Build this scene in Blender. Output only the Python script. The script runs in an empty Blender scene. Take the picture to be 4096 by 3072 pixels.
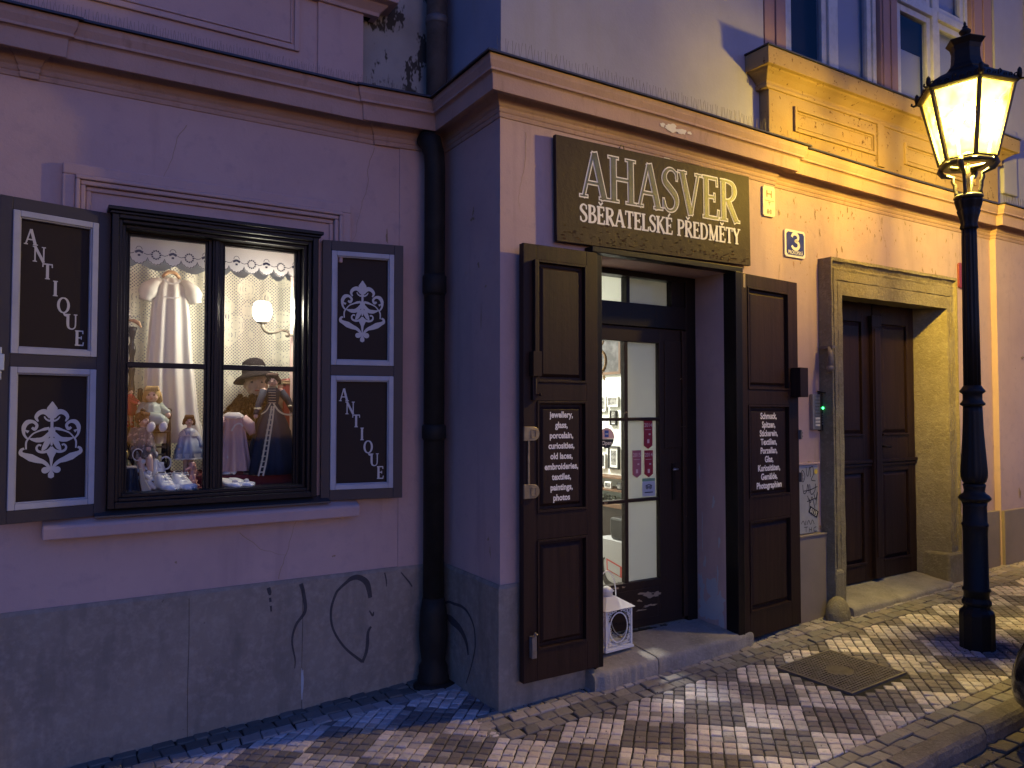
import bpy, bmesh, math, random
from mathutils import Vector, Matrix
random.seed(7)
R = math.radians
S = bpy.context.scene
COL = S.collection

# ------------------------------------------------------------------ camera
cam_d = bpy.data.cameras.new("camera"); cam = bpy.data.objects.new("camera", cam_d); COL.objects.link(cam)
cam_d.sensor_width = 36.0; cam_d.lens = 26.71; cam_d.clip_start = 0.05; cam_d.clip_end = 500
cam.location = (0, 0, 1.55); cam.rotation_euler = (R(90 + 1.94), 0, R(-32.1))
S.camera = cam
# ------------------------------------------------------------------ dusk sky
w = bpy.data.worlds.new("World"); S.world = w; w.use_nodes = True
nt = w.node_tree; nt.nodes.clear()
sky = nt.nodes.new('ShaderNodeTexSky'); sky.sky_type = 'NISHITA'; sky.sun_disc = False
sky.sun_elevation = R(1.8); sky.sun_rotation = R(180); sky.ozone_density = 4.0; sky.air_density = 1.0
tint = nt.nodes.new('ShaderNodeMix'); tint.data_type = 'RGBA'; tint.blend_type = 'MULTIPLY'; tint.inputs[0].default_value = 1
tint.inputs[7].default_value = (0.46, 0.56, 1.0, 1)
bg = nt.nodes.new('ShaderNodeBackground'); bg.inputs[1].default_value = 0.15
wo = nt.nodes.new('ShaderNodeOutputWorld')
nt.links.new(sky.outputs[0], tint.inputs[6]); nt.links.new(tint.outputs[2], bg.inputs[0]); nt.links.new(bg.outputs[0], wo.inputs[0])
S.view_settings.view_transform = 'Standard'; S.view_settings.look = 'None'
S.view_settings.exposure = 2.2; S.view_settings.gamma = 1.0
LAMP_W = 185.0
S.render.engine = 'CYCLES'
S.cycles.use_denoising = True
S.cycles.max_bounces = 8; S.cycles.transparent_max_bounces = 16
S.cycles.sample_clamp_indirect = 3.0
S.cycles.caustics_reflective = False; S.cycles.caustics_refractive = False

YL, YR, XC = 4.068, 3.402, 2.06
def G(x): return 0.038 * (x - 2.05)

# ------------------------------------------------------------------ materials
MATS = {}
def mat(name, col, rough=0.7, metal=0.0, bump=None, var=None, spots=None, spec=0.5, emit=None, attr=None, trans=0, grain=None, coat=0):
    """bump=(scale,strength), var=(scale,color2,lo,hi), spots=(scale,color,threshold), grain=(color2) vertical wood grain"""
    m = bpy.data.materials.new(name); m.use_nodes = True; MATS[name] = m
    t = m.node_tree; N = t.nodes; L = t.links
    b = N['Principled BSDF']
    b.inputs['Roughness'].default_value = rough; b.inputs['Metallic'].default_value = metal
    b.inputs['Specular IOR Level'].default_value = spec
    b.inputs['Coat Weight'].default_value = coat
    b.inputs['Base Color'].default_value = (*col, 1)
    cur = None
    tc = N.new('ShaderNodeTexCoord')
    def noise(scale, detail=5, rough_=0.6, stretch=None):
        n = N.new('ShaderNodeTexNoise'); n.inputs['Scale'].default_value = scale
        n.inputs['Detail'].default_value = detail; n.inputs['Roughness'].default_value = rough_
        if stretch:
            mp = N.new('ShaderNodeMapping'); mp.inputs['Scale'].default_value = stretch
            L.new(tc.outputs['Object'], mp.inputs[0]); L.new(mp.outputs[0], n.inputs['Vector'])
        else: L.new(tc.outputs['Object'], n.inputs['Vector'])
        return n
    def mix(fac, a, bcol, blend='MIX'):
        x = N.new('ShaderNodeMix'); x.data_type = 'RGBA'; x.blend_type = blend
        if hasattr(fac, 'links'): L.new(fac, x.inputs[0])
        else: x.inputs[0].default_value = fac
        for i, v in ((6, a), (7, bcol)):
            if hasattr(v, 'links'): L.new(v, x.inputs[i])
            else: x.inputs[i].default_value = (*v, 1)
        return x.outputs[2]
    def ramp(sock, lo, hi):
        r = N.new('ShaderNodeMapRange'); r.inputs[1].default_value = lo; r.inputs[2].default_value = hi
        L.new(sock, r.inputs[0]); return r.outputs[0]
    c = col
    if attr:
        a = N.new('ShaderNodeAttribute'); a.attribute_name = attr; c = a.outputs['Color']
    if var:
        for v in (var if isinstance(var, list) else [var]):
            n = noise(v[0], stretch=v[4] if len(v) > 4 else None); c = mix(ramp(n.outputs[0], v[2], v[3]), c, v[1])
    if grain:
        n = noise(1.0, 6, 0.65, (38, 38, 1.6)); c = mix(ramp(n.outputs[0], .35, .7), c, grain); gn = n
    if spots:
        for s in (spots if isinstance(spots, list) else [spots]):
            n = noise(s[0], 4, 0.7, s[3] if len(s) > 3 else None); msk = ramp(n.outputs[0], s[2], s[2] + .03)
            if len(s) > 4:
                # limit spots to a world-space region: (x0,x1,z0,z1)
                sp = N.new('ShaderNodeSeparateXYZ'); L.new(N.new('ShaderNodeNewGeometry').outputs['Position'], sp.inputs[0])
                for ax, lo, hi in ((0, s[4][0], s[4][0] + .5), (0, s[4][1], s[4][1] - .9), (2, s[4][2], s[4][2] + .5), (2, s[4][3], s[4][3] - .03)):
                    q = ramp(sp.outputs[ax], lo, hi); q.node.clamp = True
                    mm = N.new('ShaderNodeMath'); mm.operation = 'MULTIPLY'; L.new(msk, mm.inputs[0]); L.new(q, mm.inputs[1]); msk = mm.outputs[0]
            c = mix(msk, c, s[1])
    if hasattr(c, 'links'): L.new(c, b.inputs['Base Color'])
    if bump:
        bl = bump if isinstance(bump, list) else [bump]; prev = None
        for sc, st in bl:
            n = noise(sc, 6, 0.65); bp = N.new('ShaderNodeBump'); bp.inputs['Strength'].default_value = st
            bp.inputs['Distance'].default_value = 0.01
            L.new(n.outputs[0], bp.inputs['Height'])
            if prev: L.new(prev, bp.inputs['Normal'])
            prev = bp.outputs[0]
        if grain:
            bp = N.new('ShaderNodeBump'); bp.inputs['Strength'].default_value = .25; bp.inputs['Distance'].default_value = .004; L.new(gn.outputs[0], bp.inputs['Height']); L.new(prev, bp.inputs['Normal']); prev = bp.outputs[0]
        L.new(prev, b.inputs['Normal'])
    if emit:
        b.inputs['Emission Color'].default_value = (*emit[0], 1); b.inputs['Emission Strength'].default_value = emit[1]
    if trans:
        tr = N.new('ShaderNodeBsdfTranslucent'); tr.inputs[0].default_value = (*col, 1)
        if hasattr(c, 'links'): L.new(c, tr.inputs[0])
        ms = N.new('ShaderNodeMixShader'); ms.inputs[0].default_value = trans
        L.new(b.outputs[0], ms.inputs[1]); L.new(tr.outputs[0], ms.inputs[2])
        L.new(ms.outputs[0], N['Material Output'].inputs[0])
    return m

mat('pink_plaster', (0.47, 0.335, 0.325), 0.9, bump=[(2.5, .10), (9, .16), (70, .14)],
    var=[(2.2, (0.40, 0.285, 0.28), .35, .75), (.8, (0.51, 0.37, 0.345), .4, .7), (7, (0.36, 0.255, 0.25), .56, .82, (1, 1, .12)), (14, (0.41, 0.30, 0.30), .55, .75)],
    spots=[(30, (0.30, 0.16, 0.10), .64, (1, 1, .55), (3.7, 6.4, 2.2, 3.4)), (9, (.58, .52, .50), .765), (5.5, (.22, .15, .14), .735)], spec=.2)
mat('cornice_plaster', (0.44, 0.30, 0.265), 0.88, bump=[(5, .15), (18, .2), (80, .14)], var=[(3, (0.36, 0.245, 0.21), .35, .75), (22, (0.30, 0.20, 0.17), .58, .8, (1, 1, .3))],
    spots=[(26, (0.27, 0.14, 0.08), .69, (1, 1, 1), (3.7, 7.2, 2.9, 3.6)), (14, (0.2, 0.12, 0.08), .76)], spec=.2)
mat('ochre_plaster', (0.32, 0.23, 0.135), 0.9, bump=[(14, .2), (70, .12)], var=(4, (0.28, 0.185, 0.09), .35, .75),
    spots=[(24, (0.10, 0.05, 0.02), .63), (9, (.17, .10, .045), .66)], spec=.2)
mat('grey_plaster', (0.345, 0.34, 0.42), 0.9, bump=[(3, .15), (9, .15), (60, .12)], var=[(1.5, (0.28, 0.28, 0.35), .35, .7), (6, (.30, .29, .31), .55, .8, (1, 1, .12))], spec=.2)
mat('stained_plaster', (0.36, 0.355, 0.35), 0.9, bump=[(6, .2), (60, .15)],
    var=[(1.5, (0.22, 0.22, 0.22), .35, .7)], spots=[(7, (.05, .048, .045), .54, (1, 1, .45))], spec=.2)
mat('old_stone_plinth', (0.29, 0.245, 0.205), 0.93, bump=[(7, .4), (45, .35)],
    var=[(1.6, (0.20, 0.17, 0.145), .35, .7), (30, (0.34, 0.29, 0.25), .45, .8), (9, (0.17, 0.145, 0.125), .5, .8, (1, 1, .25))], spots=[(26, (.10, .088, .082), .72), (11, (.13, .11, .10), .74)], spec=.2)
mat('smooth_plinth', (0.27, 0.215, 0.18), 0.9, bump=[(14, .12), (70, .12)], var=(2, (0.22, 0.18, 0.155), .35, .65), spec=.2)
mat('bare_plaster', (0.40, 0.42, 0.46), 0.9, bump=[(40, .3)])
mat('bird_dropping', (0.70, 0.66, 0.60), 0.9)
mat('bare_wood', (0.30, 0.22, 0.14), 0.8, bump=[(60, .4)])
mat('sandstone', (0.27, 0.23, 0.155), 0.95, bump=[(6, .6), (22, 1.0), (70, 1.0)], var=[(5, (0.22, 0.18, 0.105), .35, .7), (30, (0.36, 0.31, 0.20), .5, .8)],
    spots=[(50, (.16, .12, .06), .72)], spec=.2)
mat('granite', (0.34, 0.30, 0.27), 0.85, bump=[(5, .6), (16, .8), (90, .6)], var=[(6, (0.22, 0.195, 0.175), .35, .7), (60, (.38, .34, .31), .5, .8)], spec=.3)
mat('brown_paint', (0.033, 0.0155, 0.012), 0.52, bump=[(5, .12), (30, .12)], grain=(0.017, 0.0078, 0.0065), spec=.22)
mat('peeling_paint', (0.026, 0.016, 0.013), 0.45, spec=.2, bump=[(30, .1)], spots=[(7, (0.26, 0.18, 0.11), .685, (1, 1, 2.4))], grain=(0.025, 0.015, 0.012))
mat('dark_frame_paint', (0.012, 0.008, 0.008), 0.4, bump=[(40, .05)], grain=(0.008, 0.006, 0.006), spec=.2)
mat('black_frame_paint', (0.010, 0.009, 0.013), 0.38, bump=[(60, .12)], spec=.2)
mat('shutter_frame_paint', (0.034, 0.025, 0.030), 0.55, bump=[(40, .08)])
mat('shutter_panel_paint', (0.024, 0.015, 0.012), 0.6, bump=[(60, .06)], spec=.2)
mat('white_moulding', (0.42, 0.42, 0.46), 0.6, bump=[(40, .08)], var=(9, (0.36, 0.36, 0.40), .4, .7))
mat('silver_lettering', (0.52, 0.50, 0.48), 0.6)
mat('list_lettering', (0.80, 0.76, 0.74), 0.6)
mat('sign_board', (0.033, 0.0185, 0.0165), 0.6, bump=[(25, .3)], var=(6, (0.042, 0.026, 0.022), .35, .7),
    spots=[(16, (.12, .09, .06), .60, (1, 1, 2.6), (2.0, 5.4, 2.3, 2.62))], spec=.2)
mat('sign_lettering', (0.80, 0.78, 0.76), 0.6)
mat('sign_blue', (0.055, 0.075, 0.09), 0.5, var=(14, (0.03, 0.035, 0.035), .4, .65))
mat('enamel_blue', (0.035, 0.04, 0.17), 0.25, var=(12, (0.07, 0.07, 0.2), .5, .8))
mat('enamel_white', (0.74, 0.70, 0.60), 0.3)
mat('enamel_red', (0.20, 0.03, 0.025), 0.35)
mat('plate_white', (0.62, 0.56, 0.46), 0.5, var=(20, (.5, .42, .32), .45, .7))
mat('plate_ink', (0.25, 0.17, 0.10), 0.6)
mat('cast_iron', (0.014, 0.012, 0.013), 0.5, bump=[(50, .25)], spec=.22)
mat('kerb_granite', (0.22, 0.185, 0.165), 0.9, bump=[(7, 1.0), (26, 1.0), (90, .8)], var=[(7, (0.14, 0.12, 0.11), .35, .7), (60, (.27, .235, .21), .5, .8)], spec=.2)
mat('lantern_metal', (0.05, 0.042, 0.03), 0.5, bump=[(50, .3)], spec=.5)
mat('drain_metal', (0.013, 0.012, 0.012), 0.6, spec=.2, bump=[(20, .15)], var=(12, (.02, .02, .02), .4, .7))
mat('zinc_pipe', (0.10, 0.10, 0.115), 0.55, var=[(6, (0.05, .05, .055), .4, .65)], bump=[(12, .2)])
mat('flashing', (0.055, 0.055, 0.065), 0.45, metal=.3, bump=[(15, .2)])
mat('wire', (0.12, 0.10, 0.09), 0.5, metal=.6)
mat('rust_iron', (0.20, 0.17, 0.155), 0.62, metal=.25, bump=[(40, .3)], var=(20, (.13, .10, .08), .4, .7))
mat('white_window_paint', (0.50, 0.50, 0.52), 0.5, bump=[(40, .1)], var=(12, (.4, .4, .41), .45, .7))
mat('rose_render', (0.32, 0.20, 0.19), 0.85, bump=[(20, .15)])
mat('net_curtain', (0.42, 0.42, 0.50), 0.9)
mat('night_room', (0.02, 0.02, 0.03), 0.9)
mat('brass', (0.36, 0.28, 0.17), 0.45, metal=.6, bump=[(40, .15)], var=(20, (.22, .16, .10), .4, .7))
mat('steel', (0.45, 0.45, 0.47), 0.3, metal=.9)
mat('box_grey', (0.36, 0.36, 0.38), 0.5, var=(8, (.3, .3, .31), .4, .7))
mat('intercom_metal', (0.28, 0.27, 0.26), 0.4, metal=.5)
mat('ink', (0.02, 0.018, 0.025), 0.6)
mat('spray_paint', (0.048, 0.042, 0.048), 0.8, var=(25, (.07, .065, .065), .5, .75))
mat('rubber', (0.015, 0.015, 0.015), 0.7)
mat('car_paint', (0.01, 0.01, 0.012), 0.2, coat=.6)
mat('asphalt', (0.05, 0.048, 0.045), 0.9, bump=[(60, .5)], var=(3, (.065, .06, .055), .4, .7))
mat('joint_dirt', (0.045, 0.038, 0.034), 0.95, bump=[(80, .6)], var=(9, (.03, .026, .024), .4, .6))
mat('sett_stone', (0.3, 0.3, 0.3), 0.8, bump=[(45, .7), (160, .5)], attr='tone', spec=.2,
    var=[(2.2, (0.12, 0.105, 0.098), .50, 1.0), (30, (0.13, 0.115, 0.105), .55, .95)])
mat('white_room', (0.80, 0.80, 0.74), 0.8)
mat('white_wood', (0.62, 0.60, 0.55), 0.5)
mat('frosted_panel', (0.62, 0.61, 0.56), 0.8, trans=.45)
mat('lace_white', (0.66, 0.64, 0.64), 0.9, trans=.3)
mat('cotton_white', (0.80, 0.77, 0.72), 0.9, trans=.25, bump=[(60, .1)])
mat('embroidery', (0.09, 0.085, 0.13), 0.9)
mat('hanger_wood', (0.50, 0.30, 0.15), 0.5)
mat('red_cloth', (0.13, 0.015, 0.025), 0.85, bump=[(30, .2)])
mat('dark_wood', (0.022, 0.014, 0.011), 0.35)
mat('porcelain_skin', (0.62, 0.40, 0.32), 0.35)
mat('mannequin_skin', (0.50, 0.36, 0.26), 0.5)
mat('blond_hair', (0.52, 0.36, 0.16), 0.7, bump=[(90, .5)], spec=.1)
mat('brown_hair', (0.10, 0.05, 0.03), 0.7, bump=[(90, .5)], spec=.1)
mat('dark_hair', (0.04, 0.02, 0.018), 0.7, bump=[(90, .5)], spec=.1)
mat('fur', (0.13, 0.085, 0.045), 0.95, bump=[(55, 1.0), (150, 1.0)], var=[(22, (.045, .028, .016), .4, .62)], spec=.1)
mat('hat_straw', (0.009, 0.006, 0.008), 0.85, bump=[(90, .8)], var=(110, (.07, .06, .06), .62, .75), spec=.1)
mat('red_dress', (0.32, 0.02, 0.03), 0.8)
mat('pale_green_satin', (0.36, 0.44, 0.40), 0.5, bump=[(30, .3)])
mat('blue_satin', (0.30, 0.34, 0.46), 0.45, bump=[(30, .3)])
mat('navy_velvet', (0.020, 0.025, 0.048), 0.7, bump=[(14, .3)], spec=.1)
mat('gold_braid', (0.42, 0.36, 0.25), 0.5)
mat('pink_voile', (0.62, 0.42, 0.42), 0.8, trans=.2, bump=[(40, .2)])
mat('flower_print', (0.16, 0.13, 0.13), 0.85, var=[(45, (.45, .36, .33), .52, .6), (30, (.10, .14, .11), .5, .7)])
mat('white_leather', (0.72, 0.71, 0.70), 0.35)
mat('white_porcelain', (0.66, 0.64, 0.64), 0.2)
mat('pink_porcelain', (0.50, 0.26, 0.22), 0.25)
mat('gold_figurine', (0.45, 0.33, 0.10), 0.3, metal=.5)
mat('black_satin', (0.03, 0.035, 0.06), 0.25, bump=[(12, .6)], var=(14, (.2, .2, .28), .6, .75), spec=.1)
mat('cream_cloth', (0.55, 0.45, 0.34), 0.9)
mat('dark_paint_dot', (0.03, 0.02, 0.02), 0.4)
mat('lip_paint', (0.30, 0.06, 0.05), 0.5)
mat('red_leather', (0.16, 0.02, 0.02), 0.4)
mat('picture_paper', (0.24, 0.23, 0.21), 0.8, var=(30, (.06, .055, .05), .45, .6))
mat('niche_wall', (0.30, 0.32, 0.36), 0.9)
mat('shop_wall', (0.60, 0.60, 0.55), 0.9)
mat('picture_dark', (0.05, 0.045, 0.045), 0.4, var=(9, (.14, .13, .13), .45, .65))
mat('frame_black', (0.02, 0.018, 0.018), 0.4)
mat('frame_white', (0.68, 0.67, 0.63), 0.5)
mat('straw', (0.20, 0.11, 0.035), 0.8, bump=[(80, .6)])
mat('walnut', (0.12, 0.065, 0.035), 0.45, grain=(.13, .07, .04))
mat('jewels', (0.25, 0.24, 0.18), 0.2, metal=.4, var=(40, (.6, .6, .5), .5, .6))
mat('carton', (0.30, 0.295, 0.29), 0.6)
mat('carton_print_red', (0.35, 0.05, 0.04), 0.6)
mat('sticker_red', (0.30, 0.012, 0.03), 0.5)
mat('sticker_faded', (0.34, 0.10, 0.13), 0.5)
mat('sticker_pink', (0.62, 0.42, 0.40), 0.5)
mat('sticker_blue', (0.03, 0.08, 0.35), 0.5)
mat('sticker_green', (0.16, 0.30, 0.20), 0.5)
mat('sticker_grey', (0.42, 0.46, 0.52), 0.5)
mat('sticker_yellow', (0.65, 0.50, 0.08), 0.5)
mat('tile_floor', (0.16, 0.12, 0.09), 0.6)
mat('led_green', (0.02, 0.5, 0.1), 0.4, emit=((0.05, 1.0, 0.25), 2.0))
mat('mantle_glow', (1, .9, .7), 0.5, emit=((1.0, 0.80, 0.42), 60.0))
mat('globe_glow', (1, .97, .9), 0.5, emit=((1.0, 0.93, 0.80), 4.0))
mat('room_lamp_glow', (1, .97, .9), 0.5, emit=((1.0, 0.95, 0.82), 6.0))

def glass(name, col, kind, tcol=(1.0, .80, .42)):
    m = bpy.data.materials.new(name); m.use_nodes = True; t = m.node_tree; N = t.nodes; L = t.links; MATS[name] = m
    N.remove(N['Principled BSDF']); out = N['Material Output']
    tr = N.new('ShaderNodeBsdfTransparent'); tr.inputs[0].default_value = (*col, 1)
    gl = N.new('ShaderNodeBsdfGlossy'); gl.inputs['Roughness'].default_value = 0.04
    mx = N.new('ShaderNodeMixShader')
    if kind == 'frost_dimmed':
        tg = N.new('ShaderNodeTexCoord'); sz = N.new('ShaderNodeSeparateXYZ'); L.new(N.new('ShaderNodeNewGeometry').outputs['Position'], sz.inputs[0])
        rz = N.new('ShaderNodeMapRange'); rz.inputs[1].default_value = 3.36; rz.inputs[2].default_value = 3.50; rz.inputs[3].default_value = 1; rz.inputs[4].default_value = .30  # pane tint darkens upward to hold lamp light off the upper wall
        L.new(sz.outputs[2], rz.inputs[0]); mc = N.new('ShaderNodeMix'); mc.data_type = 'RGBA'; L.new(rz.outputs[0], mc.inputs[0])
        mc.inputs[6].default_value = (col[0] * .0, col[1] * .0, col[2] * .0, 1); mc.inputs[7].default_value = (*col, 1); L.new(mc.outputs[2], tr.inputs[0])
        tl = N.new('ShaderNodeBsdfTranslucent'); tl.inputs[0].default_value = (*tcol, 1)
        n = N.new('ShaderNodeTexNoise'); n.inputs['Scale'].default_value = 14
        tc = N.new('ShaderNodeTexCoord'); L.new(tc.outputs['Object'], n.inputs['Vector'])
        r = N.new('ShaderNodeMapRange'); r.inputs[1].default_value = .3; r.inputs[2].default_value = .7; r.inputs[3].default_value = .015; r.inputs[4].default_value = .085
        L.new(n.outputs[0], r.inputs[0]); L.new(r.outputs[0], mx.inputs[0])
        L.new(tr.outputs[0], mx.inputs[1]); L.new(tl.outputs[0], mx.inputs[2])
    else:
        fr = N.new('ShaderNodeFresnel'); fr.inputs[0].default_value = 1.35
        ge = N.new('ShaderNodeNewGeometry'); iv = N.new('ShaderNodeMath'); iv.operation = 'SUBTRACT'; iv.inputs[0].default_value = 1; L.new(ge.outputs['Backfacing'], iv.inputs[1])
        mu = N.new('ShaderNodeMath'); mu.operation = 'MULTIPLY'; L.new(fr.outputs[0], mu.inputs[0]); L.new(iv.outputs[0], mu.inputs[1])
        L.new(mu.outputs[0], mx.inputs[0]); L.new(tr.outputs[0], mx.inputs[1]); L.new(gl.outputs[0], mx.inputs[2])
    L.new(mx.outputs[0], out.inputs[0])
glass('window_glass', (.93, .95, .95), 'clear')
glass('dark_glass', (.85, .87, .92), 'clear')
glass('lantern_glass', (1.0, .90, .62), 'frost_dimmed')
glass('wall_dimming_glass', (.17, .145, .085), 'frost_dimmed', (.4, .32, .17))  # dark tint added to dim the lamp on the wall beside it
glass('half_dimming_glass', (.245, .215, .125), 'frost_dimmed', (.6, .48, .25))  # milder dark tint added to dim the lamp along the wall

# lace: opaque cream knit with a grid of small holes in patches
def lace():
    m = bpy.data.materials.new('lace'); m.use_nodes = True; t = m.node_tree; N = t.nodes; L = t.links; MATS['lace'] = m
    b = N['Principled BSDF']; b.inputs['Base Color'].default_value = (.80, .77, .64, 1); b.inputs['Roughness'].default_value = .9
    tc = N.new('ShaderNodeTexCoord'); sp = N.new('ShaderNodeSeparateXYZ'); L.new(tc.outputs['Object'], sp.inputs[0])
    def M(op, a, bb=None):
        x = N.new('ShaderNodeMath'); x.operation = op
        for i, v in enumerate((a, bb)):
            if v is None: continue
            if hasattr(v, 'links'): L.new(v, x.inputs[i])
            else: x.inputs[i].default_value = v
        return x.outputs[0]
    K = 2 * math.pi / 0.019
    sx = M('SINE', M('MULTIPLY', sp.outputs[0], K)); sz = M('SINE', M('MULTIPLY', sp.outputs[2], K))
    hole = M('GREATER_THAN', M('MULTIPLY', sx, sz), 0.30)
    n = N.new('ShaderNodeTexVoronoi'); n.inputs['Scale'].default_value = 7; L.new(tc.outputs['Object'], n.inputs['Vector'])
    msk = M('GREATER_THAN', n.outputs['Distance'], 0.42)
    ring = M('SINE', M('MULTIPLY', n.outputs['Distance'], 60)); ring = M('GREATER_THAN', ring, .86)
    fac = M('MAXIMUM', M('MULTIPLY', hole, msk), M('MULTIPLY', M('MULTIPLY', ring, M('GREATER_THAN', sx, .3)), M('LESS_THAN', n.outputs['Distance'], 0.42)))
    tl = N.new('ShaderNodeBsdfTranslucent'); tl.inputs[0].default_value = (.8, .76, .60, 1)
    ms = N.new('ShaderNodeMixShader'); ms.inputs[0].default_value = .3; L.new(b.outputs[0], ms.inputs[1]); L.new(tl.outputs[0], ms.inputs[2])
    tr = N.new('ShaderNodeBsdfTransparent'); mx = N.new('ShaderNodeMixShader')
    L.new(fac, mx.inputs[0]); L.new(ms.outputs[0], mx.inputs[1]); L.new(tr.outputs[0], mx.inputs[2]); L.new(mx.outputs[0], N['Material Output'].inputs[0])
lace()

# ------------------------------------------------------------------ helpers
OFF = {}
def put(o, **kw):
    for k, v in kw.items():
        if v is not None: o[k] = v
def thing(name, label, cat, loc=(0, 0, 0), rot=(0, 0, 0), group=None):
    o = bpy.data.objects.new(name, None); COL.objects.link(o); o.empty_display_size = .1
    o.location = loc; o.rotation_euler = rot; put(o, label=label, category=cat, group=group); OFF[o.name] = Vector(loc); return o
class MB:
    def __init__(s): s.v = []; s.f = []; s.c = []; s.sm = []
    def add(s, vs, fs, col=None, smooth=False):
        b = len(s.v); s.v += [tuple(p) for p in vs]; s.f += [tuple(i + b for i in f) for f in fs]
        s.c += [col] * len(fs); s.sm += [smooth] * len(fs); return s
    def box(s, x0, x1, y0, y1, z0, z1, M=None):
        vs = [Vector((x, y, z)) for z in (z0, z1) for y in (y0, y1) for x in (x0, x1)]
        if M: vs = [M @ v for v in vs]
        return s.add(vs, [(0, 2, 3, 1), (4, 5, 7, 6), (0, 1, 5, 4), (2, 6, 7, 3), (0, 4, 6, 2), (1, 3, 7, 5)])
    def prism(s, poly, a, b, axis='y'):
        """poly of 2D points extruded between a and b along axis; 2D = the other two axes in order"""
        def P(p, t):
            return {'y': (p[0], t, p[1]), 'x': (t, p[0], p[1]), 'z': (p[0], p[1], t)}[axis]
        n = len(poly); vs = [P(p, a) for p in poly] + [P(p, b) for p in poly]
        fs = [tuple(range(n)), tuple(range(2 * n - 1, n - 1, -1))] + [(i, i + n, (i + 1) % n + n, (i + 1) % n) for i in range(n)]
        return s.add(vs, fs)
    def lathe(s, prof, c=(0, 0, 0), seg=24, smooth=True, sx=1, sy=1, flute=0, nfl=16, fold=None, M=None, cap=True, ph=0):
        vs = []; fs = []; n = len(prof)
        for r, z in prof:
            for k in range(seg):
                a = 2 * math.pi * k / seg + ph; q = 1 + (flute * math.cos(a * nfl) if flute else 0)
                if fold: q *= 1 + fold[0] * math.cos(a * fold[1] + fold[2] * math.sin(3 * a)) * min(1, max(0, (prof[-1][1] - z) / max(1e-6, (prof[-1][1] - prof[0][1]))) + .15)
                p = Vector((r * q * math.cos(a) * sx, r * q * math.sin(a) * sy, z))
                if M: p = M @ p
                vs.append((p.x + c[0], p.y + c[1], p.z + c[2]))
        for i in range(n - 1):
            for k in range(seg):
                k2 = (k + 1) % seg; fs.append((i * seg + k, i * seg + k2, (i + 1) * seg + k2, (i + 1) * seg + k))
        if cap: fs.append(tuple(reversed(range(seg)))); fs.append(tuple(range((n - 1) * seg, n * seg)))
        return s.add(vs, fs, smooth=smooth)
    def tube(s, pts, rad, seg=8, smooth=True):
        pts = [Vector(p) for p in pts]; n = len(pts)
        if not isinstance(rad, (list, tuple)): rad = [rad] * n
        vs = []; fs = []; up = None
        for i, p in enumerate(pts):
            d = (pts[min(i + 1, n - 1)] - pts[max(i - 1, 0)]).normalized()
            if up is None: up = Vector((0, 0, 1)) if abs(d.z) < .9 else Vector((1, 0, 0))
            a = d.cross(up).normalized(); b = a.cross(d).normalized(); up = b
            for k in range(seg):
                t = 2 * math.pi * k / seg; vs.append(p + (a * math.cos(t) + b * math.sin(t)) * rad[i])
        for i in range(n - 1):
            for k in range(seg):
                k2 = (k + 1) % seg; fs.append((i * seg + k, i * seg + k2, (i + 1) * seg + k2, (i + 1) * seg + k))
        fs.append(tuple(reversed(range(seg)))); fs.append(tuple(range((n - 1) * seg, n * seg)))
        return s.add(vs, fs, smooth=smooth)
    def ball(s, c, r, seg=16, rings=10, M=None):
        r = r if isinstance(r, (list, tuple)) else (r, r, r); vs = []; fs = []
        for i in range(rings + 1):
            ph = math.pi * i / rings
            for k in range(seg):
                a = 2 * math.pi * k / seg
                p = Vector((r[0] * math.sin(ph) * math.cos(a), r[1] * math.sin(ph) * math.sin(a), r[2] * math.cos(ph)))
                if M: p = M @ p
                vs.append(p + Vector(c))
        for i in range(rings):
            for k in range(seg):
                k2 = (k + 1) % seg; fs.append((i * seg + k, (i + 1) * seg + k, (i + 1) * seg + k2, i * seg + k2))
        return s.add(vs, fs, smooth=True)
    def ribbon(s, pts, wd, T, lift=0.0, curve=True, closed=False):
        """flat stroke in 2D mapped by T(u, v, lift)"""
        if not isinstance(wd, (list, tuple)): wd = [wd] * len(pts)
        if curve and len(pts) > 2:
            P = []; W = []; n = len(pts)
            for i in range(n - 1):
                p0, p1, p2, p3 = pts[max(i - 1, 0)], pts[i], pts[i + 1], pts[min(i + 2, n - 1)]
                for k in range(6):
                    t = k / 6.0
                    P.append(tuple(.5 * (2 * p1[a] + (p2[a] - p0[a]) * t + (2 * p0[a] - 5 * p1[a] + 4 * p2[a] - p3[a]) * t * t + (3 * p1[a] - p0[a] - 3 * p2[a] + p3[a]) * t ** 3) for a in (0, 1)))
                    W.append(wd[i] + (wd[i + 1] - wd[i]) * t)
            P.append(pts[-1]); W.append(wd[-1])
        else: P = list(pts); W = list(wd)
        n = len(P); vs = []; fs = []
        for i in range(n):
            a = Vector(P[max(i - 1, 0)]); b = Vector(P[min(i + 1, n - 1)]); d = (b - a)
            d = d.normalized() if d.length > 1e-9 else Vector((1, 0)); nn = Vector((-d.y, d.x)) * W[i] / 2
            p = Vector(P[i]); vs.append(T(p.x + nn.x, p.y + nn.y, lift)); vs.append(T(p.x - nn.x, p.y - nn.y, lift))
        for i in range(n - 1): fs.append((2 * i, 2 * i + 1, 2 * i + 3, 2 * i + 2))
        return s.add(vs, fs)
    def poly(s, pts, T, lift=0.0): return s.add([T(p[0], p[1], lift) for p in pts], [tuple(range(len(pts)))])
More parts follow.
